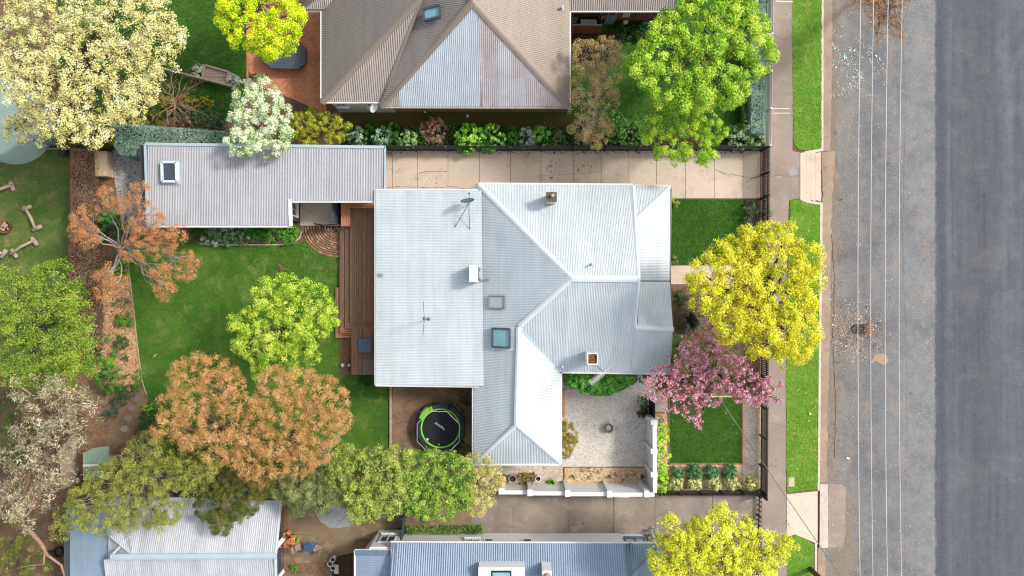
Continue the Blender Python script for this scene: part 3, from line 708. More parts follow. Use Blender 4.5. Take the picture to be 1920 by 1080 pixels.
sheet('dirt_path', [(205,800),(225,745),(262,728),(280,748),(262,790),(240,830),(200,835)], 0.018, M['yard'], amp=0.05)
for i, (px, py, rr) in enumerate(((259,748,8),(248,766,7),(240,784,8),(234,804,8))):
    m = MB(); x, y, _ = P(px, py); n = 14
    m.prism([(x+rr/30*math.cos(6.283*k/n)*random.uniform(.9,1.1), y+rr/38*math.sin(6.283*k/n)*random.uniform(.9,1.1)) for k in range(n)], 0.0, 0.035)
    tag(m.build('stepping_stone', M['conc_brown']), ['flat stepping stone nearest the back lawn corner','second stepping stone down the dirt path','third stepping stone on the dirt path','last stepping stone, deepest in the dirt path'][i], 'stepping stone', 'stepping stones on the dirt path')
m = MB()
e = [(236,470),(241,500),(246,540),(252,590),(257,640),(262,680),(267,715),(275,740)]
m.tube([Vector(P(*q))+Vector((0,0,.02)) for q in e], 0.045, 6)
tag(m.build('garden_edging', M['timber']), 'curving pale timber edging between mulched bed and back lawn', 'edging')
sheet('gravel_area', [(205,290),(222,275),(290,272),(290,440),(255,440),(225,400),(215,340)], 0.02, M['gravel_grey'], amp=0.04)
sheet('garden_bed', [(345,424),(565,424),(565,445),(552,456),(380,456),(345,450)], 0.03, M['mulch_brown'])
m = MB(); m.tube([Vector(P(*q))+Vector((0,0,.03)) for q in ((375,457),(430,459),(520,459),(550,456),(562,446),(566,434))], 0.05, 6)
tag(m.build('brick_edging', M['gravel_warm']), 'pale stone edging round the planted strip below the long shed roof', 'edging')
# quarter-round brick pad
pad = [(566,425)] + [(637-71*math.cos(a), 425+57*math.sin(a)) for a in np.linspace(0.05, math.pi/2, 14)] + [(638,425)]
sheet('brick_pad', pad, 0.03, M['darksoil'])
m = MB(); bricks = {0: MB(), 1: MB(), 2: MB()}
cx, cy, _ = P(637, 425)
for ri in range(13):
    r0 = 0.18+ri*0.165; nb = max(2, int(r0*math.pi/2/0.2))
    for k in range(nb):
        a = math.pi + (k+0.5*(1+(ri % 2)*0.6))/nb*math.pi/2*1.0
        if a > 1.5*math.pi-0.02: continue
        q = random.random(); b = bricks[0 if q < .5 else (1 if q < .8 else 2)]
        b.box(cx+math.cos(a)*r0*1.07, cy+math.sin(a)*r0*0.86, 0.035, 0.11, 0.2, 0.03+random.uniform(0,.01), a+random.uniform(-.06,.06))
bricks[0].build('brick_paving', simple('mossy_brick', C(146,120,92), .2, 8, .9), kind='structure'); bricks[1].build('brick_paving', simple('old_red_brick', C(176,112,80), .2, 8, .9), kind='structure'); bricks[2].build('brick_paving', simple('worn_pink_brick', C(190,150,120), .2, 8, .9), kind='structure')
# ---- west neighbour lawn
WL = [(-300,279),(131,279),(133,400),(130,560),(132,700),(-300,700)]
sheet('neighbour_lawn', WL, 0.02, M['lawn_worn'])
grass([(-20,279)]+WL[1:5]+[(-20,700)], 0.02, [C(76,112,34),C(100,128,54),C(140,144,86),C(110,132,50)], 170, 'patchy worn grass of the left yard')
# ---- north yard
NL = [(100,-300),(470,-300),(462,150),(470,165),(440,230),(200,235),(100,150)]
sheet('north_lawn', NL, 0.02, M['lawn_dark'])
grass([(180,-40),(470,-40)]+NL[2:5]+[(230,235)], 0.02, [C(34,74,20),C(44,86,26),C(70,100,40)], 260, 'dark green grass behind the brown roofed house')
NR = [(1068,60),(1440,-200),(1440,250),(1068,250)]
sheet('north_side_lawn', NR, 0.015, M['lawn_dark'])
grass([(1130,60),(1400,60),(1400,225),(1130,225)], 0.015, [C(28,64,16),C(40,82,24),C(60,100,34)], 260, 'dark green grass between the leafy side trees')
sheet('mossy_passage', [(640,206),(1068,206),(1075,240),(640,240)], 0.02, M['moss'])
grass([(780,212),(1068,212),(1068,222),(780,222)], 0.02, [C(60,100,20),C(90,124,34)], 200, 'mossy green strip along the neighbour brick wall')
sheet('garden_bed', [(640,238),(1437,238),(1437,276),(640,276)], 0.022, M['darksoil'])
sheet('garden_bed', [(1072,62),(1200,56),(1150,84),(1132,110),(1072,120)], 0.022, M['darksoil'])
sheet('brick_patio', [(462,-300),(612,-300),(612,215),(560,190),(462,152)], 0.04, M['brick_pave'])
# ---- south driveway and yard
JS = [885,962,1067,1151,1228,1336,1417,1428]
slabs('south_driveway', JS, lambda x: 927, lambda x: 1001, M['conc_brown'])
sheet('south_yard_paving', [(532,925),(885,927),(885,1001),(760,1001),(760,1010),(665,1010),(665,1200),(532,1200)], 0.025, M['conc_patio'])
sheet('south_yard_patch', [(590,958),(620,945),(660,960),(680,975),(655,988),(618,990),(600,978)], 0.03, M['patch'], amp=0.06, depth=0.02)
sheet('garden_bed', [(532,1057),(618,1057),(618,1076),(532,1076)], 0.05, M['mulch_brown'])
sheet('garden_bed', [(532,945),(541,945),(541,1008),(532,1008)], 0.04, M['mulch_brown'])
sheet('garden_bed', [(745,990),(905,990),(905,1006),(745,1006)], 0.03, M['darksoil'])
sheet('stepping_pavers', [(625,1045),(665,1035),(665,1100),(620,1100)], 0.035, M['darksoil'])
crack([(1150,928),(1151,960),(1150,1000)], 0.03); crack([(1336,932),(1337,1000)], 0.03, mat='crack')
crack([(540,1000),(575,1003),(600,1010)], 0.015, 0.03); crack([(630,985),(640,975),(652,965)], .02, .035)
m = MB(); m.boxz(*P(1142,928)[:2], *P(1180,933)[:2], 0.02, 0.034); m.build('concrete_strip', M['conc_light'], kind='structure')
# ================================================================ BUILDINGS
def walls(parent, px, h, mat, label=None, z0=-0.05, name='wall'):
    """closed wall ring from ground-level px corners"""
    m = MB(); q = [P(*p)[:2] for p in px]; m.prism(q, z0, h); return m.build(name, M[mat], parent, label=label)
def win(parent, a, b, z0, z1, out, frame='white', glass='glass_dark', fw=0.06, sill=True):
    """window on wall from world xy a to b, outward dir out"""
    a = Vector((*a, 0)); b = Vector((*b, 0)); o = Vector((*out, 0)).normalized(); d = (b-a); L = d.length; d.normalize()
    ang = math.atan2(d.y, d.x); c = (a+b)/2; m = MB()
    for (s, z, w_, h_) in ((0, z1-fw/2, L, fw), (0, z0+fw/2, L, fw), (-L/2+fw/2, (z0+z1)/2, fw, z1-z0-2*fw), (L/2-fw/2, (z0+z1)/2, fw, z1-z0-2*fw), (0, (z0+z1)/2, fw*.7, z1-z0-2*fw)):
        p = c + d*s + o*0.03; m.box(p.x, p.y, z, w_, 0.09, h_, ang)
    f = m.build('window', M[frame], parent)
    g = MB(); p = c + o*0.012; g.box(p.x, p.y, (z0+z1)/2, L-2*fw, 0.03, z1-z0-2*fw, ang); g.build('pane', M[glass], f)
    if sill:
        s = MB(); p = c + o*0.08; s.box(p.x, p.y, z0-0.03, L+0.1, 0.16, 0.05, ang); s.build('sill', M[frame], f)
    return f
# ---- main house
HS = thing('main_house', 'large pale steel roofed house with hips, skylights and two chimneys in the middle', 'house', (0.0, 0.0, 0.0))
wr = 0.0
def PX(x): return 960+x*30
def wall_poly(pts, h, **k):
    m = MB(); m.prism(pts, -0.05, h); return m.build('wall', M['cream'], HS, **k)
wall_poly([(-7.6,5.3),(-1.9,5.3),(-1.9,5.65),(6.95,5.65),(6.95,0.4),(8.9,0.2),(8.9,-4.6),(2.45,-4.6),(2.45,-9.65),(-1.9,-9.65),(-1.9,-5.1),(-7.6,-5.1)], 2.72)
for a, b, z0, z1, o in (((-7.602,3.6),(-7.602,0.8),0.3,2.3,(-1,0)),((-7.602,-0.4),(-7.602,-2.6),0.3,2.3,(-1,0)),((2.452,-7.8),(2.452,-6.2),0.9,2.2,(1,0)),((8.902,-3.4),(8.902,-1.4),0.8,2.2,(1,0)),((3.9,-4.602),(5.6,-4.602),0.9,2.2,(0,-1)),((0.5,5.652),(2.2,5.652),0.9,2.2,(0,1)),((-4.6,-5.102),(-3.2,-5.102),0.9,2.2,(0,-1)),((6.952,4.4),(6.952,3.0),0.9,2.2,(1,0))):
    win(HS, a, b, z0, z1, o)
m = MB(); m.boxz(6.95, 1.2, 7.0, 2.1, 0.05, 2.1); dr = m.build('door', M['steelblue'], HS); m = MB(); m.box(7.03, 1.3, 1.0, .05, .04, .12); m.build('handle', M['galv'], dr)
for yy in (0.6, 3.3, 5.75):
    m = MB(); m.box(9.05, yy, 1.35, 0.1, 0.1, 2.7); m.build('verandah_post', M['white'], HS)
EH = 3.0; RH = 5.7
A_ = (897,345,3.12); B0 = (1187,347,EH); Cc = (1197,523,RH); D_ = (1072,522,RH); E_ = (973,613,4.37); F_ = (1050,697,EH)
I_ = (968,797,4.37); Jc = (1051,869,EH); K_ = (888,870,EH)
WX = 888
roof_plane(HS, [A_, D_, E_, I_, K_, (WX,722,EH), (WX,346,EH)], (1,0), 'roof_white', amp=.012)
roof_plane(HS, [(893,345,EH), B0, Cc, D_], (0,1), 'roof_white')
roof_plane(HS, [D_, Cc, (1190,613,4.33), (1262,617,4.33), (1256,700,EH), F_, E_], (0,1), 'roof_white')
roof_plane(HS, [E_, F_, Jc, I_], (1,0), 'roof_white')
roof_plane(HS, [I_, Jc, K_], (0,1), 'roof_white')
roof_plane(HS, [(705,357,2.85),(903,357,3.3),(907,724,3.3),(705,721,2.85)], (1,0), 'roof_white', lift=0.03, amp=0.011)
roof_plane(HS, [(1187,348,2.75),(1257,349,2.75),(1191,411,3.5)], (0,1), 'roof_white', amp=0.01)
roof_plane(HS, [(1257,349,2.75),(1255,526,2.75),(1197,526,3.5),(1191,411,3.5)], (1,0), 'roof_white', amp=0.01)
roof_plane(HS, [(1191,613,4.33),(1262,617,4.33),(1256,528,3.45),(1196,528,3.45)], (0,1), 'roof_white', amp=0.007)
# gable infill walls
m = MB()
def tri(pts): m.add([P(*p) for p in pts], [tuple(range(len(pts)))])
tri([(1186,349,EH-.3), Cc[:2]+(RH-.06,), (1196,690,EH-.3)]); m.build('gable_wall', M['white'], HS)
m = MB(); tri([(1255,527,3.4),(1255,700,2.95),(1255,700,2.6),(1255,527,2.6)]); tri([(1255,528,3.4),(1261,617,4.28),(1256,699,2.95)]); m.build('gable_wall', M['white'], HS)
m = MB(); m.bar(P(1190,527,3.3), P(1257,527,3.3), 0.05, 0.3); m.build('fascia', M['dark'], HS)
for a, b, w_ in ((A_, D_, .42), (D_, Cc, .46), (D_, E_, .40), (E_, I_, .36), (I_, Jc, .3), (I_, K_, .3), ((1191,614,4.33),(1263,618,4.33),.34), ((1257,349,2.75),(1191,411,3.5),.26), ((1187,347,EH),Cc,.3), (Cc,(1190,613,4.33),.3), ((1191,411,3.52),(1197,526,3.52),.2)):
    cap(HS, a, b, 'cap_white', w_)
m = MB(); m.bar(Vector(P(*E_))+Vector((0,0,.0)), Vector(P(*F_))+Vector((0,0,.0)), 0.22, 0.05); m.build('valley_gutter', M['cap_blue'], HS)
for g in ([(897,344,EH),(1187,346,EH)], [(1050,698,EH),(1256,701,EH)], [(1052,698,EH),(1052,870,EH)], [(887,871,EH),(1052,871,EH)], [(887,724,EH),(887,871,EH)], [(704,357,2.85),(704,722,2.85)], [(704,722.5,2.88),(904,725,3.22)], [(704,356,2.88),(897,356,3.22)], [(1187,347.5,2.75),(1258,348.5,2.75)]):
    gutter(HS, g)
gutter(HS, [(1258,348.5,2.75),(1256,526,2.75)], 'mid')
m = MB(); m.bar(P(897,346,2.95), P(906,358,2.95), 0.05, 0.3); m.build('fascia', M['black'], HS)
# chimney on north slope
def zat(pl, x, y): a, b, c = pl; return a*x+b*y+c
plC = fitplane([P(*A_), P(*B0), P(*Cc), P(*D_)]); plD = fitplane([P(*D_), P(*F_), P(1256,700,EH)])
plB = fitplane([P(*D_), P(*K_), P(*E_), P(*I_)])
zt = 4.75; x0, y0 = P(1024,360,zt)[:2]; x1, y1 = P(1044,379,zt)[:2]
m = MB(); m.boxz(x0+.03, y1+.03, x1-.03, y0-.03, 2.9, zt-0.05); ch = m.build('chimney', M['white'], HS)
m = MB(); m.boxz(x0, y1, x1, y0, zt-.05, zt+.06); m.build('capping', simple('mossy_capping', C(112,98,82), .35, 9, .95, fine=30), ch)
m = MB(); m.lathe((x0+x1)/2+.05, (y0+y1)/2+.05, [(.09,zt+.06),(.1,zt+.3),(.06,zt+.34),(.001,zt+.34)], 12); m.build('flue', M['galv'], ch)
zt = 4.75; x0, y0 = P(1101,662,zt)[:2]; x1, y1 = P(1121.5,684,zt)[:2]
m = MB(); T = 0.06
for (a, b, c_, d_) in ((x0,y1,x0+T,y0),(x1-T,y1,x1,y0),(x0+T,y1,x1-T,y1+T),(x0+T,y0-T,x1-T,y0)): m.boxz(a, b, c_, d_, 2.9, zt)
ch2 = m.build('chimney', M['white'], HS)
m = MB(); m.boxz(x0+T+.003, y1+T+.003, x1-T-.003, y0-T-.003, 2.9, zt-.12); m.build('leaf_fill', ground_mat('rusty_leaf_fill', [C(140,92,48),C(92,58,34),C(196,150,84)], 3, 14, 30, .03), ch2)
# skylights
def skylight(parent, px, h, glass, frame, fw=0.09, thick=0.14, name='skylight', tilt_pl=None, lift=.06):
    q = [Vector(P(a, b, h)) for a, b in px]
    if tilt_pl is not None:
        q = [Vector((v.x, v.y, zat(tilt_pl, v.x, v.y)+lift)) for v in q]
    n = (q[1]-q[0]).cross(q[3]-q[0]).normalized(); n = n if n.z > 0 else -n
    m = MB(); k = len(q)
    for i in range(k): m.bar(q[i]+n*thick/2, q[(i+1) % k]+n*thick/2, fw, thick)
    f = m.build(name, M[frame], parent); g = MB(); g.add([v+n*(thick*0.55) for v in q], [tuple(range(k))]); g.build('pane', M[glass], f)
    return f
skylight(HS, [(924,616),(957,616),(957,651),(924,651)], 3.95, 'glass_teal', 'glass_dark', .1, .16, tilt_pl=plB, lift=.1)
m = MB(); x0,y0 = P(921,612,3.9)[:2]; x1,y1 = P(965,657,3.9)[:2]; q=[(x0,y0),(x1,y0),(x1,y1),(x0,y1)]
m.add([(x,y,zat(plB,x,y)+.045) for x,y in q]+[(x,y,zat(plB,x,y)+.0) for x,y in q], [(0,3,2,1),(0,1,5,4),(1,2,6,5),(2,3,7,6),(3,0,4,7)]); m.build('skylight_flashing', M['cap_white'], HS)
skylight(HS, [(917,555),(947,555),(947,578),(917,578)], 3.8, 'clear', 'mid', .05, .12, name='acrylic_skylight', tilt_pl=plB, lift=.05)
# small vent pipes on the roof
for (px, py, pl) in ((1106,497,plC),(1053,686,plD)):
    x, y, _ = P(px, py, 4.6 if py < 520 else 3.2); z = zat(pl, x, y); m = MB(); m.lathe(x, y, [(.1,z),(.07,z+.06),(.045,z+.08),(.045,z+.34),(.07,z+.35),(.07,z+.4),(.001,z+.42)], 10)
    m.build('vent_pipe', M['galv'], HS)
m = MB(); x, y, _ = P(713,516,2.95)
for k in range(7): a = k*.9; m.bar((x,y,2.98),(x+math.cos(a)*.22,y+math.sin(a)*.16,2.97),.02,.02)
m.build('bird_spikes', M['mid'], HS)
# ---- long shed
SH = thing('long_shed', 'long low shed and carport with a mauve grey ribbed roof behind the house', 'shed', P(500,350)+())
roof_plane(SH, [(272,270,2.75),(722,276,2.75),(722,360,2.7),(706,377,2.7),(543,377,2.7),(543,423,2.65),(278,423,2.65)], (0,1), 'roof_grey', amp=0.016, pitch=0.095)
m = MB(); a=[(272,270,2.79),(722,276,2.79)]; m.bar(P(*a[0]),P(*a[1]),.17,.06); m.bar(P(722,275,2.79),P(722,357,2.79),.1,.06); m.bar(P(272,270,2.77),P(277,424,2.72),.14,.06); m.build('barge_flashing', M['cap_blue'], SH)
gutter(SH, [(277,424.5,2.64),(546,424.5,2.64)]); gutter(SH, [(543,378,2.68),(706,378,2.68)], 'gutter_w'); 
m = MB(); m.bar(P(543.5,374,2.72),P(545.5,424,2.7),.22,.05); m.build('barge_flashing', M['gutter_w'], SH)
walls(SH, [(303,287),(563,287),(563,417),(303,417)], 2.45, 'dark')
win(SH, P(563.2,385)[:2], P(563.2,410)[:2], 0.9, 2.0, (1,0), 'gutter_w')
walls(SH, [(563,287),(722,287),(722,291),(563,291)], 2.4, 'dark')
for (px, py) in ((720,365),(640,380),(705,378)):
    m = MB(); m.box(*P(px,py)[:2], 1.3, .1, .1, 2.6); m.build('post', M['dark'], SH)
m = MB(); m.bar(P(722,280,2.6), P(733,291,1.2), .07); m.build('brace', M['dark'], SH)
sk = skylight(SH, [(306,305),(333,305),(334,341),(307,341)], 2.8, 'glass_dark', 'cap_white', .13, .22)
m = MB(); m.add([P(302,301,2.80),P(338,301,2.80),P(339,346,2.79),P(303,346,2.79)], [(0,3,2,1)]); m.build('skylight_flashing', M['cap_blue'], SH)
# screen between carport and deck
m = MB(); x, y, _ = P(637.5, 380); x2, y2, _ = P(637.5, 421)
m.boxz(x-.05, y2, x+.02, y, 0.02, 1.75); sc = m.build('privacy_screen', M['dark']); tag(sc, 'grey metal privacy screen between the carport slab and deck', 'screen')
m = MB(); m.bar(P(590,420,1.1), P(604,422,1.05), .05, .9); m.bar(P(604,422,1.05), P(632,420.5,1.0), .03, .25)
tag(m.build('open_gate', M['black']), 'black metal side gate standing open at the brick pad', 'gate')
# ---- north house
NH = thing('north_house', 'taupe roofed brick house with a big silver and rust triangular hip at the top', 'house', P(880,60))
roof_plane(NH, [(603,191,3.0),(787,-2,5.4),(787,-160,5.4),(603,-160,3.0)], (1,0), 'roof_brown', pitch=.1, amp=.016)
roof_plane(NH, [(603,191,3.0),(714,191,3.0),(790,0,5.4),(787,-4,5.4)], (0,1), 'roof_pink', pitch=.13, amp=.03, label='steep narrow ribbed hip slope')
roof_plane(NH, [(714,199,3.0),(886,4,6.0),(870,-160,6.0),(790,-160,5.9),(790,0,5.3)], (1,0), 'roof_brown', pitch=.1, amp=.018, label='darker taupe slope with the skylight')
SPX = [(715,200,3.0),(886,4,6.0),(1068,201,3.0)]
def split(xl, xr):
    pts = []
    yl = lambda x: 200-(x-715)/(886-715)*196 if x <= 886 else 4+(x-886)/(1068-886)*197
    hz = lambda x: 3+3*(x-715)/171 if x <= 886 else 6-3*(x-886)/182
    pts = [(xl,200.4,3.0)] + ([(xl,yl(xl),hz(xl))] if xl > 716 else []) + ([(886,4,6.0)] if xl < 886 < xr else []) + ([(xr,yl(xr),hz(xr))] if xr < 1067 else []) + [(xr,200.4,3.0)]
    return pts
M['rustmix'] = metal_roof('rust_blotched_steel', C(204,202,206), C(182,152,138), .1)
# the straight seam: left of it bright metal, right of it rust blotched
plS = fitplane([P(*p) for p in SPX])
def onS(px, py):
    # point on plane seen at pixel
    a, b, c = plS; dx = (px-960)/30; dy = (540-py)/30; z = (a*dx+b*dy+c)/(1+(a*dx+b*dy)/H); return (px, py, z)
roof_plane(NH, [onS(749,200),onS(749,165),onS(886,4),onS(900,19),onS(900,200)], (0,1), 'roof_silver', pitch=.11, amp=.02, name='roof')
roof_plane(NH, [onS(900,19),onS(1068,200),onS(900,200)], (0,1), 'rustmix', pitch=.11, amp=.016, name='roof', label='rust blotched pale half of the hip')
roof_plane(NH, [onS(715,200),onS(749,161),onS(749,200)], (0,1), 'roof_pink', pitch=.11, amp=.018)
roof_plane(NH, [(886,4,6.0),(1068,200,3.0),(1068,-160,3.0),(886,-160,6.0)], (1,0), 'roof_beige', pitch=.105, amp=.014, label='beige slope')
roof_plane(NH, [(1020,20,2.8),(1266,20,2.8),(1266,-160,4.8),(1020,-160,4.8)], (0,1), 'roof_pink', pitch=.125, amp=.025)
roof_plane(NH, [(562,20,2.9),(650,20,2.9),(650,-120,4.6),(600,-120,4.6),(600,-18,3.9)], (0,1), 'roof_pink', pitch=.12, amp=.02)
roof_plane(NH, [(562,20,2.9),(600,-18,3.9),(600,-120,4.6),(562,-120,2.9)], (1,0), 'roof_brown', pitch=.1)
for a, b, w_ in (((603,192,3.0),(787,-2,5.4),.5), ((886,4,6.0),(714,200,3.0),.5), ((886,4,6.0),(1068,201,3.0),.5), ((562,20,2.9),(600,-18,3.9),.3), ((886,4,6.0),(886,-160,6.0),.4), ((787,-2,5.4),(787,-160,5.4),.4), ((1050,0,3.2),(1069,20,2.9),.2)):
    cap(NH, a, b, 'cap_brown', w_)
m = MB(); m.bar(Vector(P(714,196,3.05)), Vector(P(790,0,5.38)), .16, .06); m.build('valley_gutter', M['cap_brown'], NH)
for g in ([(602,20,3.0),(602,192,3.0)],[(602,192,3.0),(714,192,3.0)],[(714,201,3.0),(1069,202,3.0)],[(1069,22,3.0),(1069,202,3.0)],[(1069,21,2.8),(1266,21,2.8)],[(562,21,2.9),(603,21,2.9)]):
    gutter(NH, g, 'gutter_w' if g[0][1] != 201 else 'timber', .1)
walls(NH, [(625,-150),(1010,-150),(1010,60),(1062,60),(1062,209.5),(742,209.5),(742,-100),(625,-100)], 2.9, 'brick_wall')
m = MB(); m.boxz(*P(638,200)[:2], *P(742,210.8)[:2], -.05, 2.9); m.build('wall', M['cream'], NH, label='cream rendered wall section')
m = MB(); m.boxz(*P(636,0)[:2], *P(638,200)[:2], -.05, 2.9); m.build('wall', M['cream'], NH)
walls(NH, [(1062,-120),(1242,-120),(1242,41),(1062,41)], 2.7, 'brick_wall')
plW = fitplane([P(714,199,3.0),P(886,4,6.0),P(790,0,5.3)])
skylight(NH, [(797,23),(829,20),(829,39),(798,42)], 4.9, 'glass_teal', 'glass_dark', .1, .24, tilt_pl=plW, lift=.06)
m = MB(); x, y, _ = P(1053,16,3.35); m.lathe(x, y, [(.16,3.2),(.12,3.3),(.06,3.34),(.06,3.6),(.09,3.62),(.001,3.66)], 10); m.build('vent_pipe', M['galv'], NH)
m = MB(); x, y, _ = P(700,197,2.6); m.lathe(0, 0, [(.001,0),(.15,.02),(.3,.08)], 18); 
mm = Matrix.Translation((x, y-.15, 2.7)) @ Matrix.Rotation(1.1, 4, 'Y') @ Matrix.Rotation(.5, 4, 'X'); m.v = [tuple(mm @ Vector(v)) for v in m.v]
dm = m.build('satellite_dish', M['gutter_w']); tag(dm, 'small white satellite dish mounted under the eave of the brown roofed house', 'dish')
for (xx, w_) in ((648,.8),(668,.9)):
    pass
win(NH, P(1120,41.2)[:2], P(1150,41.2)[:2], 1.0, 2.1, (0,-1), 'timber')
win(NH, P(645,211)[:2], P(665,211)[:2], 1.6, 2.4, (0,-1), 'gutter_w')
win(NH, P(700,211)[:2], P(716,211)[:2], 1.6, 2.4, (0,-1), 'gutter_w')
# ---- south west house
SW = thing('south_west_house', 'pale ribbed roof house with a long grey ridge at the bottom left', 'house', P(370,1040))
roof_plane(SW, [(205,930,3.0),(527,938,3.0),(517,1043,4.1),(245,1043,4.1),(205,1000,3.4)], (0,1), 'roof_sw', pitch=.12, amp=.014)
roof_plane(SW, [(205,1043,3.0),(245,1043,4.1),(517,1043,4.1),(517,1200,2.6),(205,1200,2.6)], (0,1), 'roof_sw', pitch=.12, amp=.014)
roof_plane(SW, [(205,935,3.0),(245,1005,3.7),(245,1040,4.1),(205,1043,3.2)], (1,0), 'roof_sw', pitch=.12, amp=.018)
cap(SW, (207,1045,4.05), (519,1043,4.12), 'cap_blue', .42); cap(SW, (207,1043,3.6), (243,1006,3.75), 'cap_white', .2)
roof_plane(SW, [(131,950,2.7),(205,945,2.9),(205,1200,2.9),(131,1200,2.7)], (1,0), 'roof_skyblue', pitch=.12, amp=.015)
m = MB(); m.bar(P(206,945,3.12), P(206,1200,3.1), .1, .1); m.build('barge_flashing', M['cap_white'], SW)
m = MB(); m.bar(P(527,938,3.0), P(517,1043,4.0), .08, .2); m.bar(P(517,1043,4.0), P(519,1200,2.6), .08, .2); m.build('barge_flashing', M['cap_white'], SW)
walls(SW, [(170,920),(527,920),(527,1160),(170,1160)], 2.55, 'dark')
for aa, bb in (((512,1034,3.0),(531,1011,2.0)),((516,1090,3.0),(532,1070,2.0))):
    m = MB(); m.bar(P(*aa), P(*bb), .25, .08); m.build('awning_arm', M['gutter_w'], SW)
# ---- south house
SO = thing('south_house', 'blue grey ribbed roof house with white front wall at the bottom centre', 'house', P(950,1060))
roof_plane(SO, [(733,1017,3.0),(1182,1019,3.0),(1182,1200,5.2),(733,1200,5.2)], (0,1), 'roof_blue', pitch=.13, amp=.026)
roof_plane(SO, [(1182,1019,3.0),(1246,1019,3.0),(1182,1084,3.9)], (0,1), 'roof_blue2', pitch=.13, amp=.018)
roof_plane(SO, [(1246,1019,3.0),(1182,1084,3.9),(1182,1200,3.9),(1246,1200,3.0)], (1,0), 'roof_blue2', pitch=.13, amp=.018)
cap(SO, (1247,1018,3.03), (1182,1085,3.93), 'roof_blue2', .3)
m = MB(); m.bar(P(1183,1018,3.1), P(1182,1200,4.4), .1, .14); m.build('barge_flashing', M['roof_blue2'], SO)
roof_plane(SO, [(666,1041,2.9),(731,1041,2.9),(731,1200,3.0),(666,1200,2.9)], (1,0), 'roof_blue', pitch=.14, amp=.012)
m = MB(); m.bar(P(666,1036,2.97), P(731,1036,2.97), .3, .1); m.build('flashing', M['steelblue'], SO)
for g in ([(733,1016,3.0),(1182,1018,3.0)], [(665,1032,3.0),(665,1200,3.0)], [(665,1032,3.0),(733,1032,3.0)], [(1182,1018,3.0),(1247,1018,3.0)]): gutter(SO, g, 'gutter_w', .09)
walls(SO, [(712,993),(757,993),(757,1000),(905,1000),(905,999.5),(1162,999.5),(1162,1001),(1205,1001),(1205,1270),(690,1270),(686,1025)], 2.85, 'white')
win(SO, P(1166,1000.8)[:2], P(1203,1000.8)[:2], 0.9, 2.3, (0,1), 'steelblue', 'clear')
win(SO, P(722,992.8)[:2], P(750,992.8)[:2], 1.0, 2.2, (0,1), 'gutter_w')
win(SO, P(874,999.6)[:2], P(902,999.6)[:2], 1.1, 2.0, (0,1), 'gutter_w')
m = MB(); m.boxz(*P(912,999)[:2], *P(924,996.8)[:2], 1.3, 1.9); m.build('wall_vent', M['black'], SO)
m = MB(); m.boxz(*P(982,999)[:2], *P(994,996.8)[:2], 1.3, 1.9); m.build('wall_vent', M['black'], SO)
roof_plane(SO, [(733,1200,5.2),(1182,1200,5.2),(1182,1310,3.0),(733,1310,3.0)], (0,1), 'roof_blue', pitch=.13, amp=.02)
cap(SO, (733,1200,5.2), (1182,1200,5.2), 'roof_blue2', .4)
m = MB()
for gx in (735, 1180): m.add([P(gx,1020,2.8), P(gx,1199,5.12), P(gx,1306,2.8)], [(0,1,2)])
m.build('gable_wall', M['white'], SO)
# dormer light well and chimney
x0, y0 = P(897,1064,4.3)[:2]; x1, y1 = P(984,1110,4.3)[:2]
m = MB(); m.boxz(x0, y1, x1, y0, 3.2, 4.3); dmr = m.build('dormer', M['white'], SO)
m = MB(); a0, b0 = P(921,1070,4.32)[:2]; a1, b1 = P(959,1100,4.32)[:2]; m.boxz(a0, b1, a1, b0, 4.25, 4.33); fr = m.build('roof_light', M['black'], dmr)
m = MB(); m.boxz(a0+.08, b1+.08, a1-.08, b0-.1, 4.28, 4.345); m.build('pane', M['glass_teal'], fr)
zt = 4.7; x0, y0 = P(1017,1070,zt)[:2]; x1, y1 = P(1035,1090,zt)[:2]
m = MB(); m.boxz(x0, y1, x1, y0, 2.9, zt); c3 = m.build('chimney', M['white'], SO)
m = MB(); m.lathe((x0+x1)/2, (y0+y1)/2, [(.2,zt),(.16,zt+.25),(.1,zt+.25),(.1,zt+.02)], 12); m.build('chimney_pot', M['timber'], c3)
# ---- green garden shed
GS = thing('garden_shed', 'small pale green ribbed garden shed half under the olive tree', 'shed', P(178,868))
roof_plane(GS, [(156,850,2.0),(172,841,2.1),(205,836,2.1),(205,868,2.2),(156,872,2.1)], (0,1), 'greenmetal', pitch=.14, amp=.01)
roof_plane(GS, [(156,875,2.1),(205,873,2.1),(205,900,1.9),(156,900,1.9)], (0,1), 'greenmetal', pitch=.14, amp=.01)
cap(GS, (156,873.5,2.12), (206,871,2.17), 'gutter_w', .18); gutter(GS, [(156,849,2.0),(156,900,1.95)], 'gutter_w', .06, .06)
walls(GS, [(195,852),(212,852),(212,882),(195,882)], 1.8, 'greenmetal')
# ---- water tank
WT = thing('water_tank', 'big round pale green water tank under the cream blossom tree', 'water tank', P(20,225)); tx, ty, _ = P(30,235)
m = MB(); pr = []
for k in range(14): pr += [(2.45,0.02+k*.16),(2.45,.1+k*.16),(2.41,.12+k*.16),(2.41,.16+k*.16)]
m.lathe(tx, ty, pr + [(2.45,2.28),(2.3,2.36)], 64); m.build('tank_wall', M['greentank'], WT, smooth=True)
m = MB(); m.lathe(tx, ty, [(2.3,2.36),(1.5,2.56),(.5,2.68),(.001,2.7)], 64); m.build('tank_lid', M['greentank'], WT, smooth=True)
m = MB(); m.bar(P(60,205,2.7), P(80,210,2.45), .14, .06); m.build('inlet_pipe', M['gutter_w'], WT)
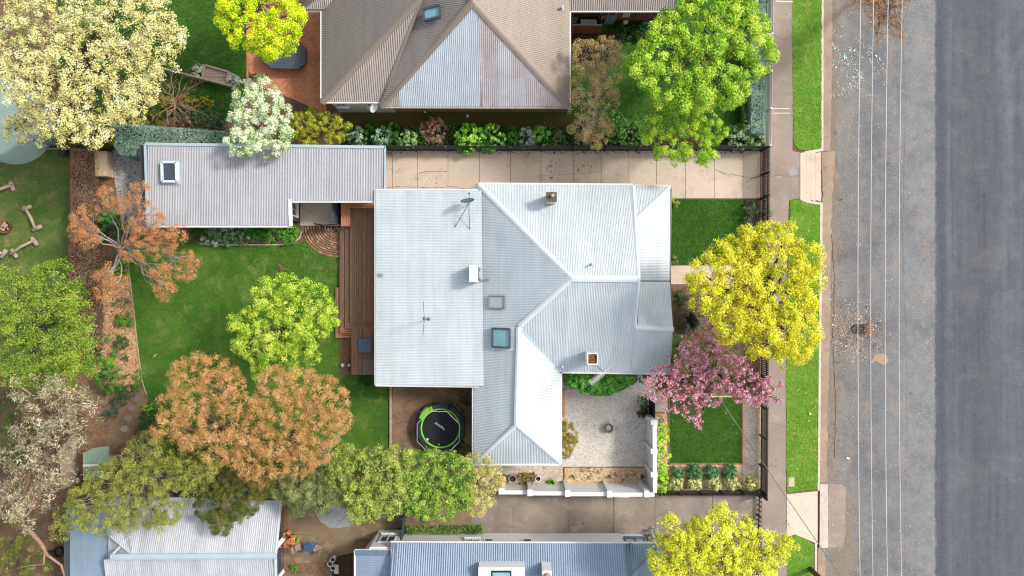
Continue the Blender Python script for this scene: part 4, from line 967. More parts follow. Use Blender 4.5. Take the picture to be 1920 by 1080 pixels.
# ================================================================ FENCES AND WALLS
def fence(name, label, a, b, h, mat, rail='black', step=0.11, slat=(0.06, 0.02), posts=4, solid=False, z=0.0):
    a = Vector(P(*a)[:2]+(z,)); b = Vector(P(*b)[:2]+(z,)); d = b-a; L = d.length; d.normalize(); s = Vector((-d.y, d.x, 0)); ang = math.atan2(d.y, d.x)
    t = thing(name, label, 'fence', a)
    m = MB(); n = int(L/step)
    for i in range(n+1):
        p = a + d*(i*step) + s*0.035
        m.box(p.x, p.y, z+h/2+.03, slat[0], slat[1], h-.06, ang)
        if not solid: m.box(p.x, p.y, z+h+.03, slat[0]*.5, slat[1], .06, ang)
    m.build('pickets' if not solid else 'panel', M[mat], t)
    for zz in (0.25, h-0.2):
        m = MB(); m.bar(a+Vector((0,0,zz)), b+Vector((0,0,zz)), .04, .05); m.build('rail', M[rail], t)
    for i in range(posts+1):
        p = a + d*(L*i/posts) - s*.03; m = MB(); m.box(p.x, p.y, z+(h+.06)/2, .09, .09, h+.06, ang); m.box(p.x, p.y, z+h+.09, .11, .11, .05, ang)
        m.build('post', M[rail], t)
    return t
fence('picket_fence', 'black metal picket fence closing the concrete driveway at the footpath', (1428,284), (1427.5,372), 1.25, 'black', step=.14, slat=(.09,.03), posts=2)
fence('picket_fence', 'black metal picket fence between footpath and gardens under the yellow and pink trees', (1427.5,374), (1424,925), 1.25, 'black', step=.13, slat=(.09,.03), posts=10)
fence('rail_fence', 'black fence along the bottom edge of the square front lawn garden', (1424,918), (1229,918), 1.1, 'black', step=.11, posts=5)
fence('boundary_fence', 'dark grey ribbed metal fence along the top of the concrete driveway', (722,283), (1428,283), 1.35, 'dark', rail='dark', step=.1, slat=(.098,.02), posts=12, solid=True)
fence('picket_fence', 'white picket fence beside the footpath at the top right', (1437.5,-60), (1432.5,280), 1.1, 'white', rail='white', step=.12, slat=(.07,.03), posts=5)
fence('boundary_fence', 'pale green metal fence in front of the round water tank', (-60,273), (128,273), 1.6, 'greenmetal', rail='greenmetal', step=.1, slat=(.1,.02), posts=4, solid=True)
m = MB(); m.boxz(*P(-60,278)[:2], *P(130,280.5)[:2], -.02, .12); tag(m.build('timber_plinth', M['timber']), 'pale timber plinth board below the green metal fence', 'plinth')
fence('boundary_fence', 'black metal fence piece by the south driveway entrance', (1421,928), (1419,1000), .5, 'black', step=.3, posts=2)
fence('timber_fence', 'short dark timber fence between the south driveway and its back yard', (761,957), (758,1000), 1.5, 'dark', rail='dark', step=.1, slat=(.1,.02), posts=2, solid=True)
fence('timber_fence', 'old brown timber fence at the left under the pale gum', (140,760), (145,905), 1.6, 'timber', rail='bark', step=.12, slat=(.118,.02), posts=4, solid=True)
# white rendered wall
RW = thing('rendered_wall', 'stepped white rendered garden wall with piers round the gravel courtyard', 'garden wall', P(1228,905)+())
wy = P(0,905)[1]; wx = P(1212,0)[0]
def wseg(x0, x1, h, mat='white'):
    a = P(x0,905)[0]; b = P(x1,905)[0]; m = MB(); m.boxz(a, wy-.14, b, wy+.0, -.05, h); m.build('wall_panel', M['white'], RW)
    m = MB(); m.boxz(a-.01, wy-.19, b+.01, wy+.05, h, h+.05); m.build('coping', M['white'], RW)
for (x0, x1, h) in ((938,990,1.75),(995,1056,1.95),(1062,1130,2.1),(1136,1196,2.2)): wseg(x0, x1, h)
wseg(1202, 1213.2, 2.2)
for (xc, h) in ((992,2.05),(1059,2.2),(1133,2.3),(1199,2.3)):
    a = P(xc-3.6,0)[0]; b = P(xc+3.6,0)[0]; m = MB(); m.boxz(a, wy-.17, b, wy+.16, -.05, h); m.boxz(a-.03, wy-.2, b+.03, wy+.19, h, h+.05); m.build('pier', M['white'], RW)
m = MB(); m.boxz(P(936,0)[0], wy-.16, P(946,0)[0], wy+.2, -.05, 1.9); m.build('pier', M['white'], RW)
for (y0, y1, h) in ((782,826,2.1),(833,868,2.15),(874,904,2.2)):
    a = P(0,y0)[1]; b = P(0,y1)[1]; m = MB(); m.boxz(wx, b, wx+.14, a, -.05, h); m.build('wall_panel', M['white'], RW)
    m = MB(); m.boxz(wx-.05, b-.01, wx+.19, a+.01, h, h+.05); m.build('coping', M['white'], RW)
for (yc, h) in ((778,2.3),(829.5,2.3),(871,2.3)):
    a = P(0,yc-3.6)[1]; b = P(0,yc+3.6)[1]; m = MB(); m.boxz(wx-.16, b, wx+.17, a, -.05, h); m.boxz(wx-.19, b-.03, wx+.2, a+.03, h, h+.05); m.build('pier', M['white'], RW)
m = MB(); m.boxz(P(1216.5,0)[0], P(0,775)[1], P(1218,0)[0], P(0,748)[1], .05, 1.7); m.build('side_gate', M['black'], RW)
# brick planter stub and small timber bench by courtyard
m = MB(); m.boxz(*P(937,889)[:2], *P(949,903)[:2], 0, .45); tag(m.build('brick_plinth', M['terracotta']), 'short orange brick plinth at the left end of the white wall', 'plinth')
t = thing('timber_bench', 'narrow orange timber bench against the house wall in the courtyard', 'bench', P(1053.5,755))
m = MB(); x0,y0 = P(1049,729,.45)[:2]; x1,y1 = P(1059,782,.45)[:2]
for k in range(3): m.boxz(x0+k*.11, y1, x0+k*.11+.1, y0, .41, .45)
m.build('seat', M['terracotta'], t)
for yy in (y0-.25, y1+.25):
    m = MB(); m.boxz(x0+.02, yy-.04, x1-.02, yy+.04, 0.02, .41); m.build('leg', M['terracotta'], t)
# ================================================================ DECK
DK = thing('timber_deck', 'stepped brown timber deck along the back of the house', 'deck', P(672,540))
def dk(x0, y0, x1, y1, z, mat, name='step', z0=0.0):
    a = P(x0, y0, z); b = P(x1, y1, z); m = MB(); m.boxz(a[0], b[1], b[0], a[1], z0, z); return m.build(name, M[mat], DK)
dk(629,539,637,633,.16,'deck_v'); dk(629,625,660,633.6,.163,'deck_h')
dk(637,424,647,625,.30,'deck_v'); dk(637,615,660,625.6,.303,'deck_h')
dk(647,424,656,615,.44,'deck_v'); dk(647,605,712,615.6,.443,'deck_h')
dk(656,384,716,605,.58,'deck_v','platform'); dk(639.5,375,656,424,.95,'deck_red','bench_seat'); dk(656.1,375,716,391,.953,'deck_h','bench_seat')
dk(659,615.7,716,703,.45,'deck_v','platform')
m = MB(); a = P(683.5,648,.5); m.boxz(P(671,0,.7)[0], P(0,661,.7)[1], P(697,0,.7)[0], P(0,635,.7)[1], .66, .72)
tb = thing('square_table', 'square blue grey metal table on the lower deck', 'table', a)
m.build('table_top', M['steelblue'], tb, bevel=.01)
for sx, sy in ((673,638),(694,638),(673,659),(694,659)):
    m = MB(); x, y, _ = P(sx, sy, .6); m.box(x, y, .555, .05, .05, .21); m.build('leg', M['steelblue'], tb)
tb = thing('slatted_bench', 'grey slatted metal bench half under the eave on the lower deck', 'bench', P(695,688,.45))
m = MB()
for k in range(7):
    y = P(0,676+k*4.1,.85)[1]; m.boxz(P(681,0,.85)[0], y-.04, P(712,0,.85)[0], y+.04, .82, .85)
m.build('slats', M['mid'], tb)
m = MB()
for px in (681, 706): m.boxz(P(px,0,.8)[0], P(0,702,.8)[1], P(px+1.6,0,.8)[0], P(0,675,.8)[1], .78, .819)
m.build('frame', M['mid'], tb)
for sx, sy in ((682,678),(682,700),(708,678),(708,700)):
    m = MB(); x, y, _ = P(sx, sy, .6); m.box(x, y, .62, .05, .05, .32); m.build('leg', M['mid'], tb)
for (px, r, lb) in ((643,.13,'larger round white garden lamp on the lawn beside the lower deck'), (655.5,.1,'smaller round white garden lamp touching the lower deck')):
    x, y, _ = P(px, 684.5); m = MB(); m.lathe(x, y, [(r*.8,.02),(r*.8,.06),(r,.08),(r,.16),(r*.8,.22),(r*.4,.26),(.001,.27)], 18)
    tag(m.build('garden_lamp', M['clear'], smooth=True), lb, 'lamp')
# ================================================================ ROOF EQUIPMENT
t = thing('air_conditioner', 'white air conditioning unit standing on the low pale roof', 'air conditioner', P(893,513,3.3))
zt = 4.35; x0, y0 = P(879.5,497.5,zt)[:2]; x1, y1 = P(892.5,529,zt)[:2]
m = MB(); m.boxz(x0, y1, x1+.12, y0, 3.42, zt); m.build('casing', M['white'], t, bevel=.02)
m = MB()
for k in range(14): m.boxz(x1+.122, y1+.08+k*(y0-y1-.16)/14, x1+.14, y1+.11+k*(y0-y1-.16)/14, 3.5, 4.25)
m.boxz(x1+.121, y1+.05, x1+.128, y0-.05, 3.47, 4.29); m.build('grille', M['dark'], t)
m = MB(); m.tube([(x1+.1,y1+.1,3.6),(x1+.5,y1+.12,3.5),(P(916,525,3.4)[0],P(916,525,3.4)[1],3.5),(P(918,525,3.4)[0],P(918,525,3.4)[1],3.3)], .04, 8); m.build('pipe', M['mid'], t)
for yy in (y0-.2, y1+.2):
    m = MB(); m.boxz(x0-.05, yy-.05, x1+.2, yy+.05, 3.27, 3.42); m.build('foot', M['mid'], t)
# satellite dish
t = thing('satellite_dish', 'grey satellite dish on a tripod at the top of the pale roof', 'dish', P(873,395,3.2))
c = Vector(P(877,379.5,4.15)); m = MB(); m.lathe(0, 0, [(.001,0),(.18,.02),(.32,.06),(.4,.11),(.4,.125),(.32,.075),(.18,.035),(.001,.015)], 28)
mm = Matrix.Translation(c) @ Matrix.Rotation(math.radians(8), 4, 'Z') @ Matrix.Rotation(math.radians(-66), 4, 'X'); m.v = [tuple(mm @ Vector(v)) for v in m.v]
m.build('reflector', M['steelblue'], t, smooth=True)
m = MB(); m.tube([c+Vector((.06,-.12,-.1)), Vector(P(880,381,3.25))], .035, 8); m.build('mast', M['mid'], t)
m = MB(); m.tube([c+Vector((.08,.1,0)), c+Vector((.08,.45,.05))], .018, 6); m.box(c.x+.08, c.y+.5, c.z+.05, .09, .09, .12); m.build('feed_arm', M['dark'], t)
m = MB(); m.tube([c+Vector((0,-.15,-.1)), Vector(P(852,427,3.2))], .018, 6); m.tube([c+Vector((.06,-.2,-.1)), Vector(P(880.5,432,3.24))], .018, 6); m.build('brace', M['dark'], t)
# stick antenna
t = thing('stick_antenna', 'thin grey H shaped antenna on the low pale roof left of the skylights', 'antenna', P(804,598,3.1))
b = Vector(P(804,598,3.05)); tp = Vector(P(795.5,597,5.2)); m = MB(); m.tube([b, tp], .03, 8); m.lathe(b.x, b.y, [(.14,3.06),(.1,3.12),(.03,3.2)], 12); m.build('mast', M['steelblue'], t)
m = MB(); m.tube([tp, Vector(P(793.5,565,5.25))], .018, 5); m.tube([tp, Vector(P(793,632,5.15))], .018, 5); m.lathe(tp.x, tp.y, [(.001,5.15),(.09,5.16),(.1,5.25),(.06,5.3),(.001,5.31)], 12); m.build('dipole', M['steelblue'], t)
# TV antenna on the small chimney
t = thing('television_antenna', 'white toothed television antenna leaning out from the rusty chimney', 'antenna', P(1118,680,4.7))
b = Vector(P(1116,684,4.6)); tp = Vector(P(1131,697,6.0)); m = MB(); m.tube([b, tp], .022, 6); m.build('mast', M['mid'], t)
e1 = Vector(P(1108,719,6.1)); e0 = Vector(P(1150,683,6.0)); m = MB(); m.tube([e1, e0], .012, 6); m.build('boom', M['white'], t)
m = MB(); d = (e0-e1).normalized(); s = Vector((-d.y, d.x, 0))
for k in range(12):
    p = e1 + d*(k*.078); m.bar(p-s*.15, p+s*.15, .02, .01)
m.build('short_elements', M['white'], t)
m = MB()
for f, w_ in ((.8,.3),(.92,.34),(.99,.3)): p = e1.lerp(e0, f); m.bar(p-s*w_, p+s*w_, .012)
m.build('long_elements', M['mid'], t)
# ================================================================ TRAMPOLINE
cx, cy, _ = P(826, 803, .75); zt = .75
t = thing('trampoline', 'black round trampoline with lime green ring in the dirt side yard', 'trampoline', (cx, cy, 0))
R1 = 1.48; R2 = 1.22
m = MB(); m.lathe(cx, cy, [(.001,zt-.06),(R2-.06,zt-.06)], 48); m.build('jumping_mat', M['mat_black'], t)
m = MB(); m.lathe(cx, cy, [(R2-.09,zt-.01),(R2-.09,zt+.01),(R2-.0,zt+.025),(R2-.0,zt-.01)], 48); m.build('lime_ring', M['lime'], t)
m = MB(); m.lathe(cx, cy, [(R2+.003,zt-.03),(R2+.003,zt+.015),(R1,zt+.0),(R1+.03,zt-.1)], 8*6); m.build('edge_pad', M['navy'], t)
a0 = math.radians(118); m = MB(); k = 10; vs = []
for i in range(k+1):
    a = math.radians(112+42*i/k); vs += [(cx+math.cos(a)*(R2-.05), cy+math.sin(a)*(R2-.05), zt+.035), (cx+math.cos(a)*R1, cy+math.sin(a)*R1, zt+.03)]
m.add(vs, [(2*i,2*i+1,2*i+3,2*i+2) for i in range(k)]); pdp = m.build('step_pad', M['lime'], t, label='lime green entry pad with worn grey lettering')
pol = []
hn = 2.05
for i in range(8):
    a = math.radians(22+45*i); q = Vector((cx+math.cos(a)*(R1+.08), cy+math.sin(a)*(R1+.08), 0)); w2 = Vector((cx+math.cos(a)*(R1-.12), cy+math.sin(a)*(R1-.12), hn))
    m = MB(); m.tube([q+Vector((0,0,.02)), q+Vector((0,0,1.2)), w2], .022, 6); m.build('pole', M['black'], t); pol.append(w2)
m = MB()
for i in range(8): m.tube([pol[i], pol[(i+1) % 8]], .016, 5)
m.build('net_top_rail', M['clear'], t)
m = MB()
for i in range(4):
    a = math.radians(45+90*i); b1 = Vector((cx+math.cos(a-.2)*(R1+.02), cy+math.sin(a-.2)*(R1+.02), .7)); b2 = Vector((cx+math.cos(a+.2)*(R1+.02), cy+math.sin(a+.2)*(R1+.02), .7)); o = Vector((math.cos(a)*.16, math.sin(a)*.16, 0))
    m = MB(); m.tube([b1, b1+o*1.0-Vector((0,0,.64)), b2+o*1.0-Vector((0,0,.64)), b2], .025, 6); m.build('leg', M['black'], t)
def text(body, size, loc, rz, mat, parent, name, shear=0.0):
    cu = bpy.data.curves.new(name, 'FONT'); cu.body = body; cu.size = size; cu.align_x = 'CENTER'; cu.align_y = 'CENTER'; cu.extrude = .003; cu.offset = size*.02; cu.shear = shear
    o = bpy.data.objects.new(name, cu); dg = bpy.context.evaluated_depsgraph_get()
    SC.collection.objects.link(o); dg.update(); me = bpy.data.meshes.new_from_object(o.evaluated_get(dg)); bpy.data.objects.remove(o)
    me.materials.clear(); me.materials.append(mat); ob = bpy.data.objects.new(name, me); SC.collection.objects.link(ob)
    ob.parent = parent; off = rootloc(parent); ob.location = Vector(loc)-off; ob.rotation_euler = (0, 0, rz); return ob
text('Jumpflex', .2, (*P(825,799,.75)[:2], zt-.05), math.radians(-37), M['gutter_w'], t, 'lettering', .2)
text('Jumpflex', .17, (*P(795,768,.75)[:2], zt+.04), math.radians(42), M['mid'], t, 'lettering')
for (px, py, r, mt, lb) in ((801,824,.085,'white','white ball lying on the black trampoline mat'), (822.5,833.5,.06,'orange','small orange ball lying on the trampoline mat')):
    x, y, _ = P(px, py, .8); m = MB(); m.lathe(x, y, [(r*math.sin(a), zt-.06+r-r*math.cos(a)) for a in np.linspace(.01, 3.13, 10)], 16)
    tag(m.build('ball', M[mt], smooth=True), lb, 'ball')
# ================================================================ FIRE PITS, LOG SEATS, TABLES, POTS
def firepit(px, py, r, label, logs=0):
    x, y, _ = P(px, py); t = thing('fire_pit', label, 'fire pit', (x, y, 0)); m = MB()
    m.lathe(x, y, [(r*.6,.05),(r*.9,.16),(r,.32),(r+.02,.33),(r-.03,.32),(r*.85,.18),(r*.5,.1),(.001,.1)], 24); m.build('bowl', M['rust'] if logs else M['mid'], t, smooth=True)
    if logs:
        for k in range(logs):
            a = random.uniform(0, 3.14); m = MB(); q = Vector((x+random.uniform(-.1,.1), y+random.uniform(-.1,.1), .2+.07*(k % 3))); dd = Vector((math.cos(a), math.sin(a), 0))*r*.6
            m.bar(q-dd, q+dd, .1, .08); m.build('firewood', M['timber'], t)
    else:
        m = MB(); m.lathe(x, y, [(r*.7,.2),(r*.4,.26),(.001,.28)], 16); m.build('ash', M['gravel_warm'], t); m = MB(); m.box(x-.02, y+r+.04, .3, .1, .1, .06); m.build('handle', M['mid'], t)
    for k in range(3):
        a = k*2.09; m = MB(); m.box(x+math.cos(a)*r*.7, y+math.sin(a)*r*.7, .07, .05, .05, .13); m.build('leg', M['black'], t)
firepit(14, 426, .4, 'rusty round fire pit full of split firewood on the left lawn', 6)
firepit(1140, 801, .27, 'small round metal fire pit standing on the pale courtyard gravel')
LOGG = 'log benches round the fire pit'
def logseat(a, b, la, lb, label):
    A = Vector(P(*a)); B = Vector(P(*b)); t = thing('log_bench', label, 'bench', ((A+B)/2), LOGG)
    m = MB(); mid = (A+B)/2; n = Vector((-(B-A).y, (B-A).x, 0)).normalized()
    m.tube([A+Vector((0,0,.36)), mid+n*.06+Vector((0,0,.37)), B+Vector((0,0,.36))], [.085,.09,.08], 8); m.build('seat_log', M['timber'], t, smooth=True)
    for q, s in ((A, la), (B, lb)):
        d = Vector((s[0], -s[1], 0)).normalized()*.3; m = MB(); q2 = q + (mid-q).normalized()*.08
        m.tube([q2-d+Vector((0,0,.14)), q2+d+Vector((0,0,.14))], .13, 8); m.build('support_log', M['timber'], t, smooth=True)
logseat((-12,368), (28,349), (4,12), (5,13), 'weathered log bench at the left edge above the fire pit')
logseat((53,388), (74,430), (14,-5), (20,-10), 'weathered log bench on the right side of the fire pit')
logseat((28,477), (70,452), (10,14), (10,14), 'weathered log bench below and right of the fire pit')
logseat((-14,463), (12,477), (10,-14), (2,-3), 'weathered log bench cut by the left edge below the fire pit')
# cubby / raised planter box at top left
t = thing('planter_box', 'tall pale timber planter box with a small plant in the brown bed', 'planter', P(180,305))
m = MB(); x0,y0 = P(167,283,.75)[:2]; x1,y1 = P(186,330,.75)[:2]; m.boxz(x0, y1, x1+.45, y0, .0, .72); m.build('box', M['pale_timber'], t, bevel=.01)
m = MB(); m.add([(x0-.02,y1-.02,.76),(x1,y1-.02,.76),(x1,y0+.02,.76),(x0-.02,y0+.02,.76),(x0-.02,y1-.02,.72),(x1,y1-.02,.72),(x1,y0+.02,.72),(x0-.02,y0+.02,.72)], [(0,1,2,3),(0,4,5,1),(1,5,6,2),(2,6,7,3),(3,7,4,0)]); m.build('lid', M['mulch_pale'], t)
shrub('potted_herb', 'bright green tuft growing on top of the pale planter box', 'plant', 178.5, 303.5, 7, 1.0, [C(80,160,40),C(130,210,60)], cd=14, rc=.1, leaf=(.07,.03), stem=False)
# sand-pit / timber frame on north lawn
t = thing('timber_cubby_platform', 'square timber framed platform on the north lawn', 'platform', P(404,140))
A = [P(384.5,122,.5), P(429,135,.5), P(425,156,.5), P(380,147,.5)]; m = MB(); m.prism([q[:2] for q in A], .28, .42); m.build('floor', M['planks_grey'], t)
for i in range(4):
    m = MB(); m.bar(Vector(A[i]), Vector(A[(i+1) % 4]), .1, .14); m.build('side_rail', M['timber'], t)
for q in A: m = MB(); m.box(q[0], q[1], .2, .1, .1, .4); m.build('leg', M['timber'], t)
m = MB(); m.bar(Vector(P(285,124,.45)), Vector(P(437,163,.45)), .09, .5); tag(m.build('retaining_board', M['timber']), 'long weathered timber retaining board running out from the cream blossom tree', 'board')
# covered outdoor table
t = thing('covered_table', 'eight sided outdoor table under a dark grey cover on the brick patio', 'table', P(532,105))
oc = [(491,92),(491,112),(508,128),(560,129),(573,119),(573,93),(560,80),(510,80)]
m = MB(); top = [P(a,b,.9) for a,b in oc]; c0 = P(532,104,.97); bot = [P(a+(a-532)*.05,b+(b-104)*.05,.1) for a,b in oc]; n = 8
m.add(top+bot+[c0], [(i,(i+1)%n,16) for i in range(n)]+[(i+n,(i+1)%n+n,(i+1)%n,i) for i in range(n)]); m.build('cover', simple('slate_grey_canvas', C(84,90,98), .15, 3, .8), t)
m = MB(); m.box(*P(532,105)[:2], .05, .9, .5, .1); m.build('table_base', M['black'], t)
# north side utility corner
t = thing('utility_screen', 'red brown timber screen enclosing the bins beside the brown roofed house', 'screen', P(1098,65))
m = MB(); y = P(0,64)[1]
for k in range(7): m.boxz(P(1070,0)[0], y-.03, P(1122,0)[0], y+.0, .1+k*.2, .28+k*.2)
m.build('boards', M['timber_red'], t); m = MB(); m.boxz(P(1122,0)[0]-.03, y, P(1122,0)[0], P(0,41)[1], .1, 1.5); m.build('end_panel', M['timber_red'], t)
m = MB(); m.boxz(P(1069,0)[0], y-.05, P(1123,0)[0], y+.03, 1.5, 1.54); m.build('top_rail', M['mid'], t)
t = thing('outdoor_unit', 'white boxy outdoor unit behind the red brown screen', 'air conditioner', P(1105,50)); m = MB(); x0,y0 = P(1089,36,.9)[:2]; x1,y1 = P(1119,47,.9)[:2]; m.boxz(x0, y1, x1, y0, .1, .9); m.build('casing', M['white'], t, bevel=.02)
m = MB(); m.boxz(x0+.05, y1-.014, x1-.05, y1-.002, .2, .8); m.build('grille', M['mid'], t)
t = thing('water_butt', 'round pale bin beside the neighbour downpipe', 'bin', P(1069,44)); x,y,_ = P(1071,44); m = MB(); m.lathe(x, y, [(.3,.0),(.32,.9),(.34,.95),(.28,.95),(.26,.8),(.001,.8)], 20); m.build('barrel', M['galv'], t)
t = thing('meter_box', 'grey metal cabinet on the neighbour brick wall', 'cabinet', P(1141,43)); m = MB(); m.boxz(*P(1131,42.5)[:2], *P(1150,47)[:2], .1, 1.2); m.build('cabinet', M['mid'], t); m = MB(); m.box(P(1149,0)[0], P(0,47.3)[1], .9, .04, .03, .1); m.build('handle', M['galv'], t)
t = thing('wall_cabinet', 'small white wall cabinet above the gas meter', 'cabinet', P(1169,41)); m = MB(); m.boxz(*P(1162,41)[:2], *P(1175,43)[:2], .9, 1.6); m.build('cabinet', M['clear'], t)
t = thing('gas_meter', 'small cream gas meter with pipes by the brick wall', 'meter', P(1171,46)); m = MB(); x,y,_ = P(1171,46); m.box(x, y, .35, .25, .2, .3); m.build('meter', M['cream'], t, bevel=.03); m = MB(); m.tube([(x-.15,y,0),(x-.15,y,.6),(x,y,.6),(x+.15,y,.55)], .025, 6); m.build('pipe', M['cream'], t)
t = thing('hose_reel', 'coiled green garden hose hanging on the brick wall', 'hose', P(1208,41)); m = MB(); x,y,z = P(1209,43,.9)
for k in range(3): m.tube([(x+math.cos(a)*(.22+.02*k), y-.12+math.sin(a)*.12-.03*k, z-.1+math.sin(a)*(.2)) for a in np.linspace(0, 6.2, 16)], .018, 5)
m.build('hose', simple('green_hose', C(30,90,70), .1, 5, .5), t); m = MB(); m.box(x, y, z, .2, .14, .06); m.build('bracket', M['mid'], t)
# bowl planter
t = thing('bowl_planter', 'round pale bowl planter filled with yellow green moss by the driveway fence', 'planter', P(1071,243)); x,y,_ = P(1071,243,.6); m = MB(); m.lathe(x, y, [(.12,0),(.14,.35),(.3,.6),(.31,.64),(.26,.64),(.25,.6),(.001,.6)], 24); m.build('bowl', M['timber'], t, smooth=True)
m = MB(); m.lathe(x, y, [(.245,.61),(.12,.66),(.001,.68)], 20); m.build('moss', simple('lime_moss', C(150,160,40), .2, 14, .95), t)
# small white path markers by passage
for (px, py, r, lb) in ((877,218,.09,'white round tile on the moss by the brick wall'),(797,210,.06,'small white vent cap close under the brick wall eave')):
    x,y,_ = P(px,py); m = MB(); m.lathe(x, y, [(r,.02),(r,.09),(.001,.1)], 14); tag(m.build('vent_cap', M['white']), lb, 'vent cap')
# pots along white wall
def pot(px, py, r, h, mat, label, fill=True, name='plant_pot'):
    x, y, _ = P(px, py, h); t = thing(name, label, 'pot', (x, y, 0)); m = MB(); m.lathe(x, y, [(r*.7,.03),(r,h),(r*.82,h),(r*.8,h-.1)], 24, bottom=True); m.build('pot', M[mat], t, smooth=False)
    m = MB(); m.lathe(x, y, [(r*.79,h-.11),(.001,h-.08)], 20); m.build('soil', M['darksoil'], t); return t
pot(961,898,.25,.5,'galv','larger pale grey pot of bare soil near the left end of the white wall'); pot(1009,898,.18,.45,'white','smaller white rimmed pot between the shrubs by the white wall')
pot(1209,773,.3,.6,'steelblue','blue grey pot with a dark shrub by the wall pier in the courtyard')
pot(623.5,1050,.17,.5,'white','upper white pot of the cluster on the south yard paving'); pot(618.5,1058,.17,.5,'white','left white pot of the cluster on the south yard paving'); pot(624,1066,.17,.5,'white','lower empty white pot of the cluster on the south yard paving')
x, y, _ = P(631,1060); m = MB(); m.lathe(0, 0, [(.13,0),(.17,.5),(.14,.5),(.13,.45)], 20, bottom=True); mm = Matrix.Translation((x+.05,y+.1,.16)) @ Matrix.Rotation(1.5, 4, 'X') @ Matrix.Rotation(.4, 4, 'Z'); m.v=[tuple(mm @ Vector(v)) for v in m.v]
tag(m.build('plant_pot', M['cream']), 'cream pot lying on its side behind the white pot cluster', 'pot')
# bistro set
t = thing('round_table', 'small round blue table in the south yard', 'table', P(579,1026)); x,y,_ = P(578.8,1026.3,.72); m = MB(); m.lathe(x, y, [(.001,.7),(.3,.7),(.32,.71),(.32,.73),(.3,.74),(.001,.74)], 32); m.build('table_top', simple('blue_enamel', C(62,98,136), .08, 3, .5), t)
for k in range(3): a=k*2.09+.3; m = MB(); m.tube([(x+math.cos(a)*.24,y+math.sin(a)*.24,.03),(x+math.cos(a)*.06,y+math.sin(a)*.06,.7)], .015, 6); m.build('leg', M['mid'], t)
def chair(px, py, rz, label):
    t = thing('folding_chair', label, 'chair', P(px, py), 'chairs at the round blue table'); x, y, _ = P(px, py)
    R = Matrix.Translation((x, y, 0)) @ Matrix.Rotation(rz, 4, 'Z')
    def tr(m, name, mat='mid'): m.v = [tuple(R @ Vector(v)) for v in m.v]; m.build(name, M[mat], t)
    m = MB()
    for k in range(6): m.box(0, -.17+k*.07, .45, .4, .055, .02)
    tr(m, 'seat', 'timber')
    m = MB()
    for k in range(3): m.box(-.24-k*.02, 0, .6+k*.1, .02, .4, .07)
    tr(m, 'backrest', 'timber')
    for sx, sy in ((.18,.18),(.18,-.18),(-.2,.18),(-.2,-.18)):
        m = MB(); m.bar((sx, sy, .45 if sx > 0 else .88), (-sx*.9 if sx > 0 else .22, sy, .03), .02); tr(m, 'leg')
chair(563, 1021, .25, 'slatted folding chair on the left of the round blue table'); chair(599, 1024, math.pi-.5, 'slatted folding chair on the right of the round blue table')
# tyres
TY = 'old tyres on the brown soil'
for (px, py, r, lb) in ((112,1034,.34,'largest old black tyre lying near the bottom left roof'),(95,1040,.3,'old tyre left of the largest tyre by the bottom left roof'),(114,909,.28,'old tyre under the edge of the olive tree'),(117,893,.24,'small old tyre above the others by the olive tree')):
    x,y,_ = P(px,py); m = MB(); m.lathe(x, y, [(r-.1,.02),(r-.02,.02),(r,.07),(r,.15),(r-.03,.2),(r-.1,.2),(r-.12,.15),(r-.12,.06),(r-.1,.02)], 28); tag(m.build('tyre', M['rubber'], smooth=True), lb, 'tyre', TY)
# compost basket
t = thing('wire_basket', 'black wire basket standing under the green fence corner', 'basket', P(117,286)); x,y,_ = P(117,286,.5); m = MB()
for k in range(14): a=k*.449; m.tube([(x+math.cos(a)*.2,y+math.sin(a)*.2,.02),(x+math.cos(a)*.28,y+math.sin(a)*.28,.5)], .012, 4)
m.build('wires', M['black'], t); m = MB(); m.lathe(x, y, [(.27,.48),(.3,.5),(.27,.52),(.26,.5),(.27,.48)], 20); m.build('rim', M['black'], t); m = MB(); m.lathe(x,y,[(.2,.05),(.001,.07)],16); m.build('base', M['black'], t)
# birdlike stick on lawn, dry branch
m = MB(); m.tube([Vector(P(286,671,.03)), Vector(P(290,667,.08)), Vector(P(294,663,.05))], [.02,.05,.02], 6); m.tube([Vector(P(287,665,.05)), Vector(P(290,667,.08)), Vector(P(292,669,.04))], [.015,.03,.012], 6)
tag(m.build('stick', M['timber']), 'short forked pale stick lying on the back lawn', 'stick')
m = MB(); B = Vector(P(545,507,.06))
def rbr(p, d, L, r, dep):
    q = p + d*L; m.tube([p, (p+q)/2+Vector((random.gauss(0,.02),random.gauss(0,.02),.02)), q], [r, r*.8, r*.6], 5)
    if dep:
        for k in range(random.choice((2,3))):
            dd = Vector((d.x+random.gauss(0,.5), d.y+random.gauss(0,.5), random.uniform(-.05,.25))).normalized(); s = p.lerp(q, random.uniform(.5,1)); rbr(s, dd, L*.75, r*.6, dep-1)
rbr(B, Vector((-.95,.25,.1)), .34, .025, 5)
tag(m.build('dry_branch', M['bark_tan']), 'fallen dry twiggy branch lying on the back lawn', 'branch')
m = MB(); 
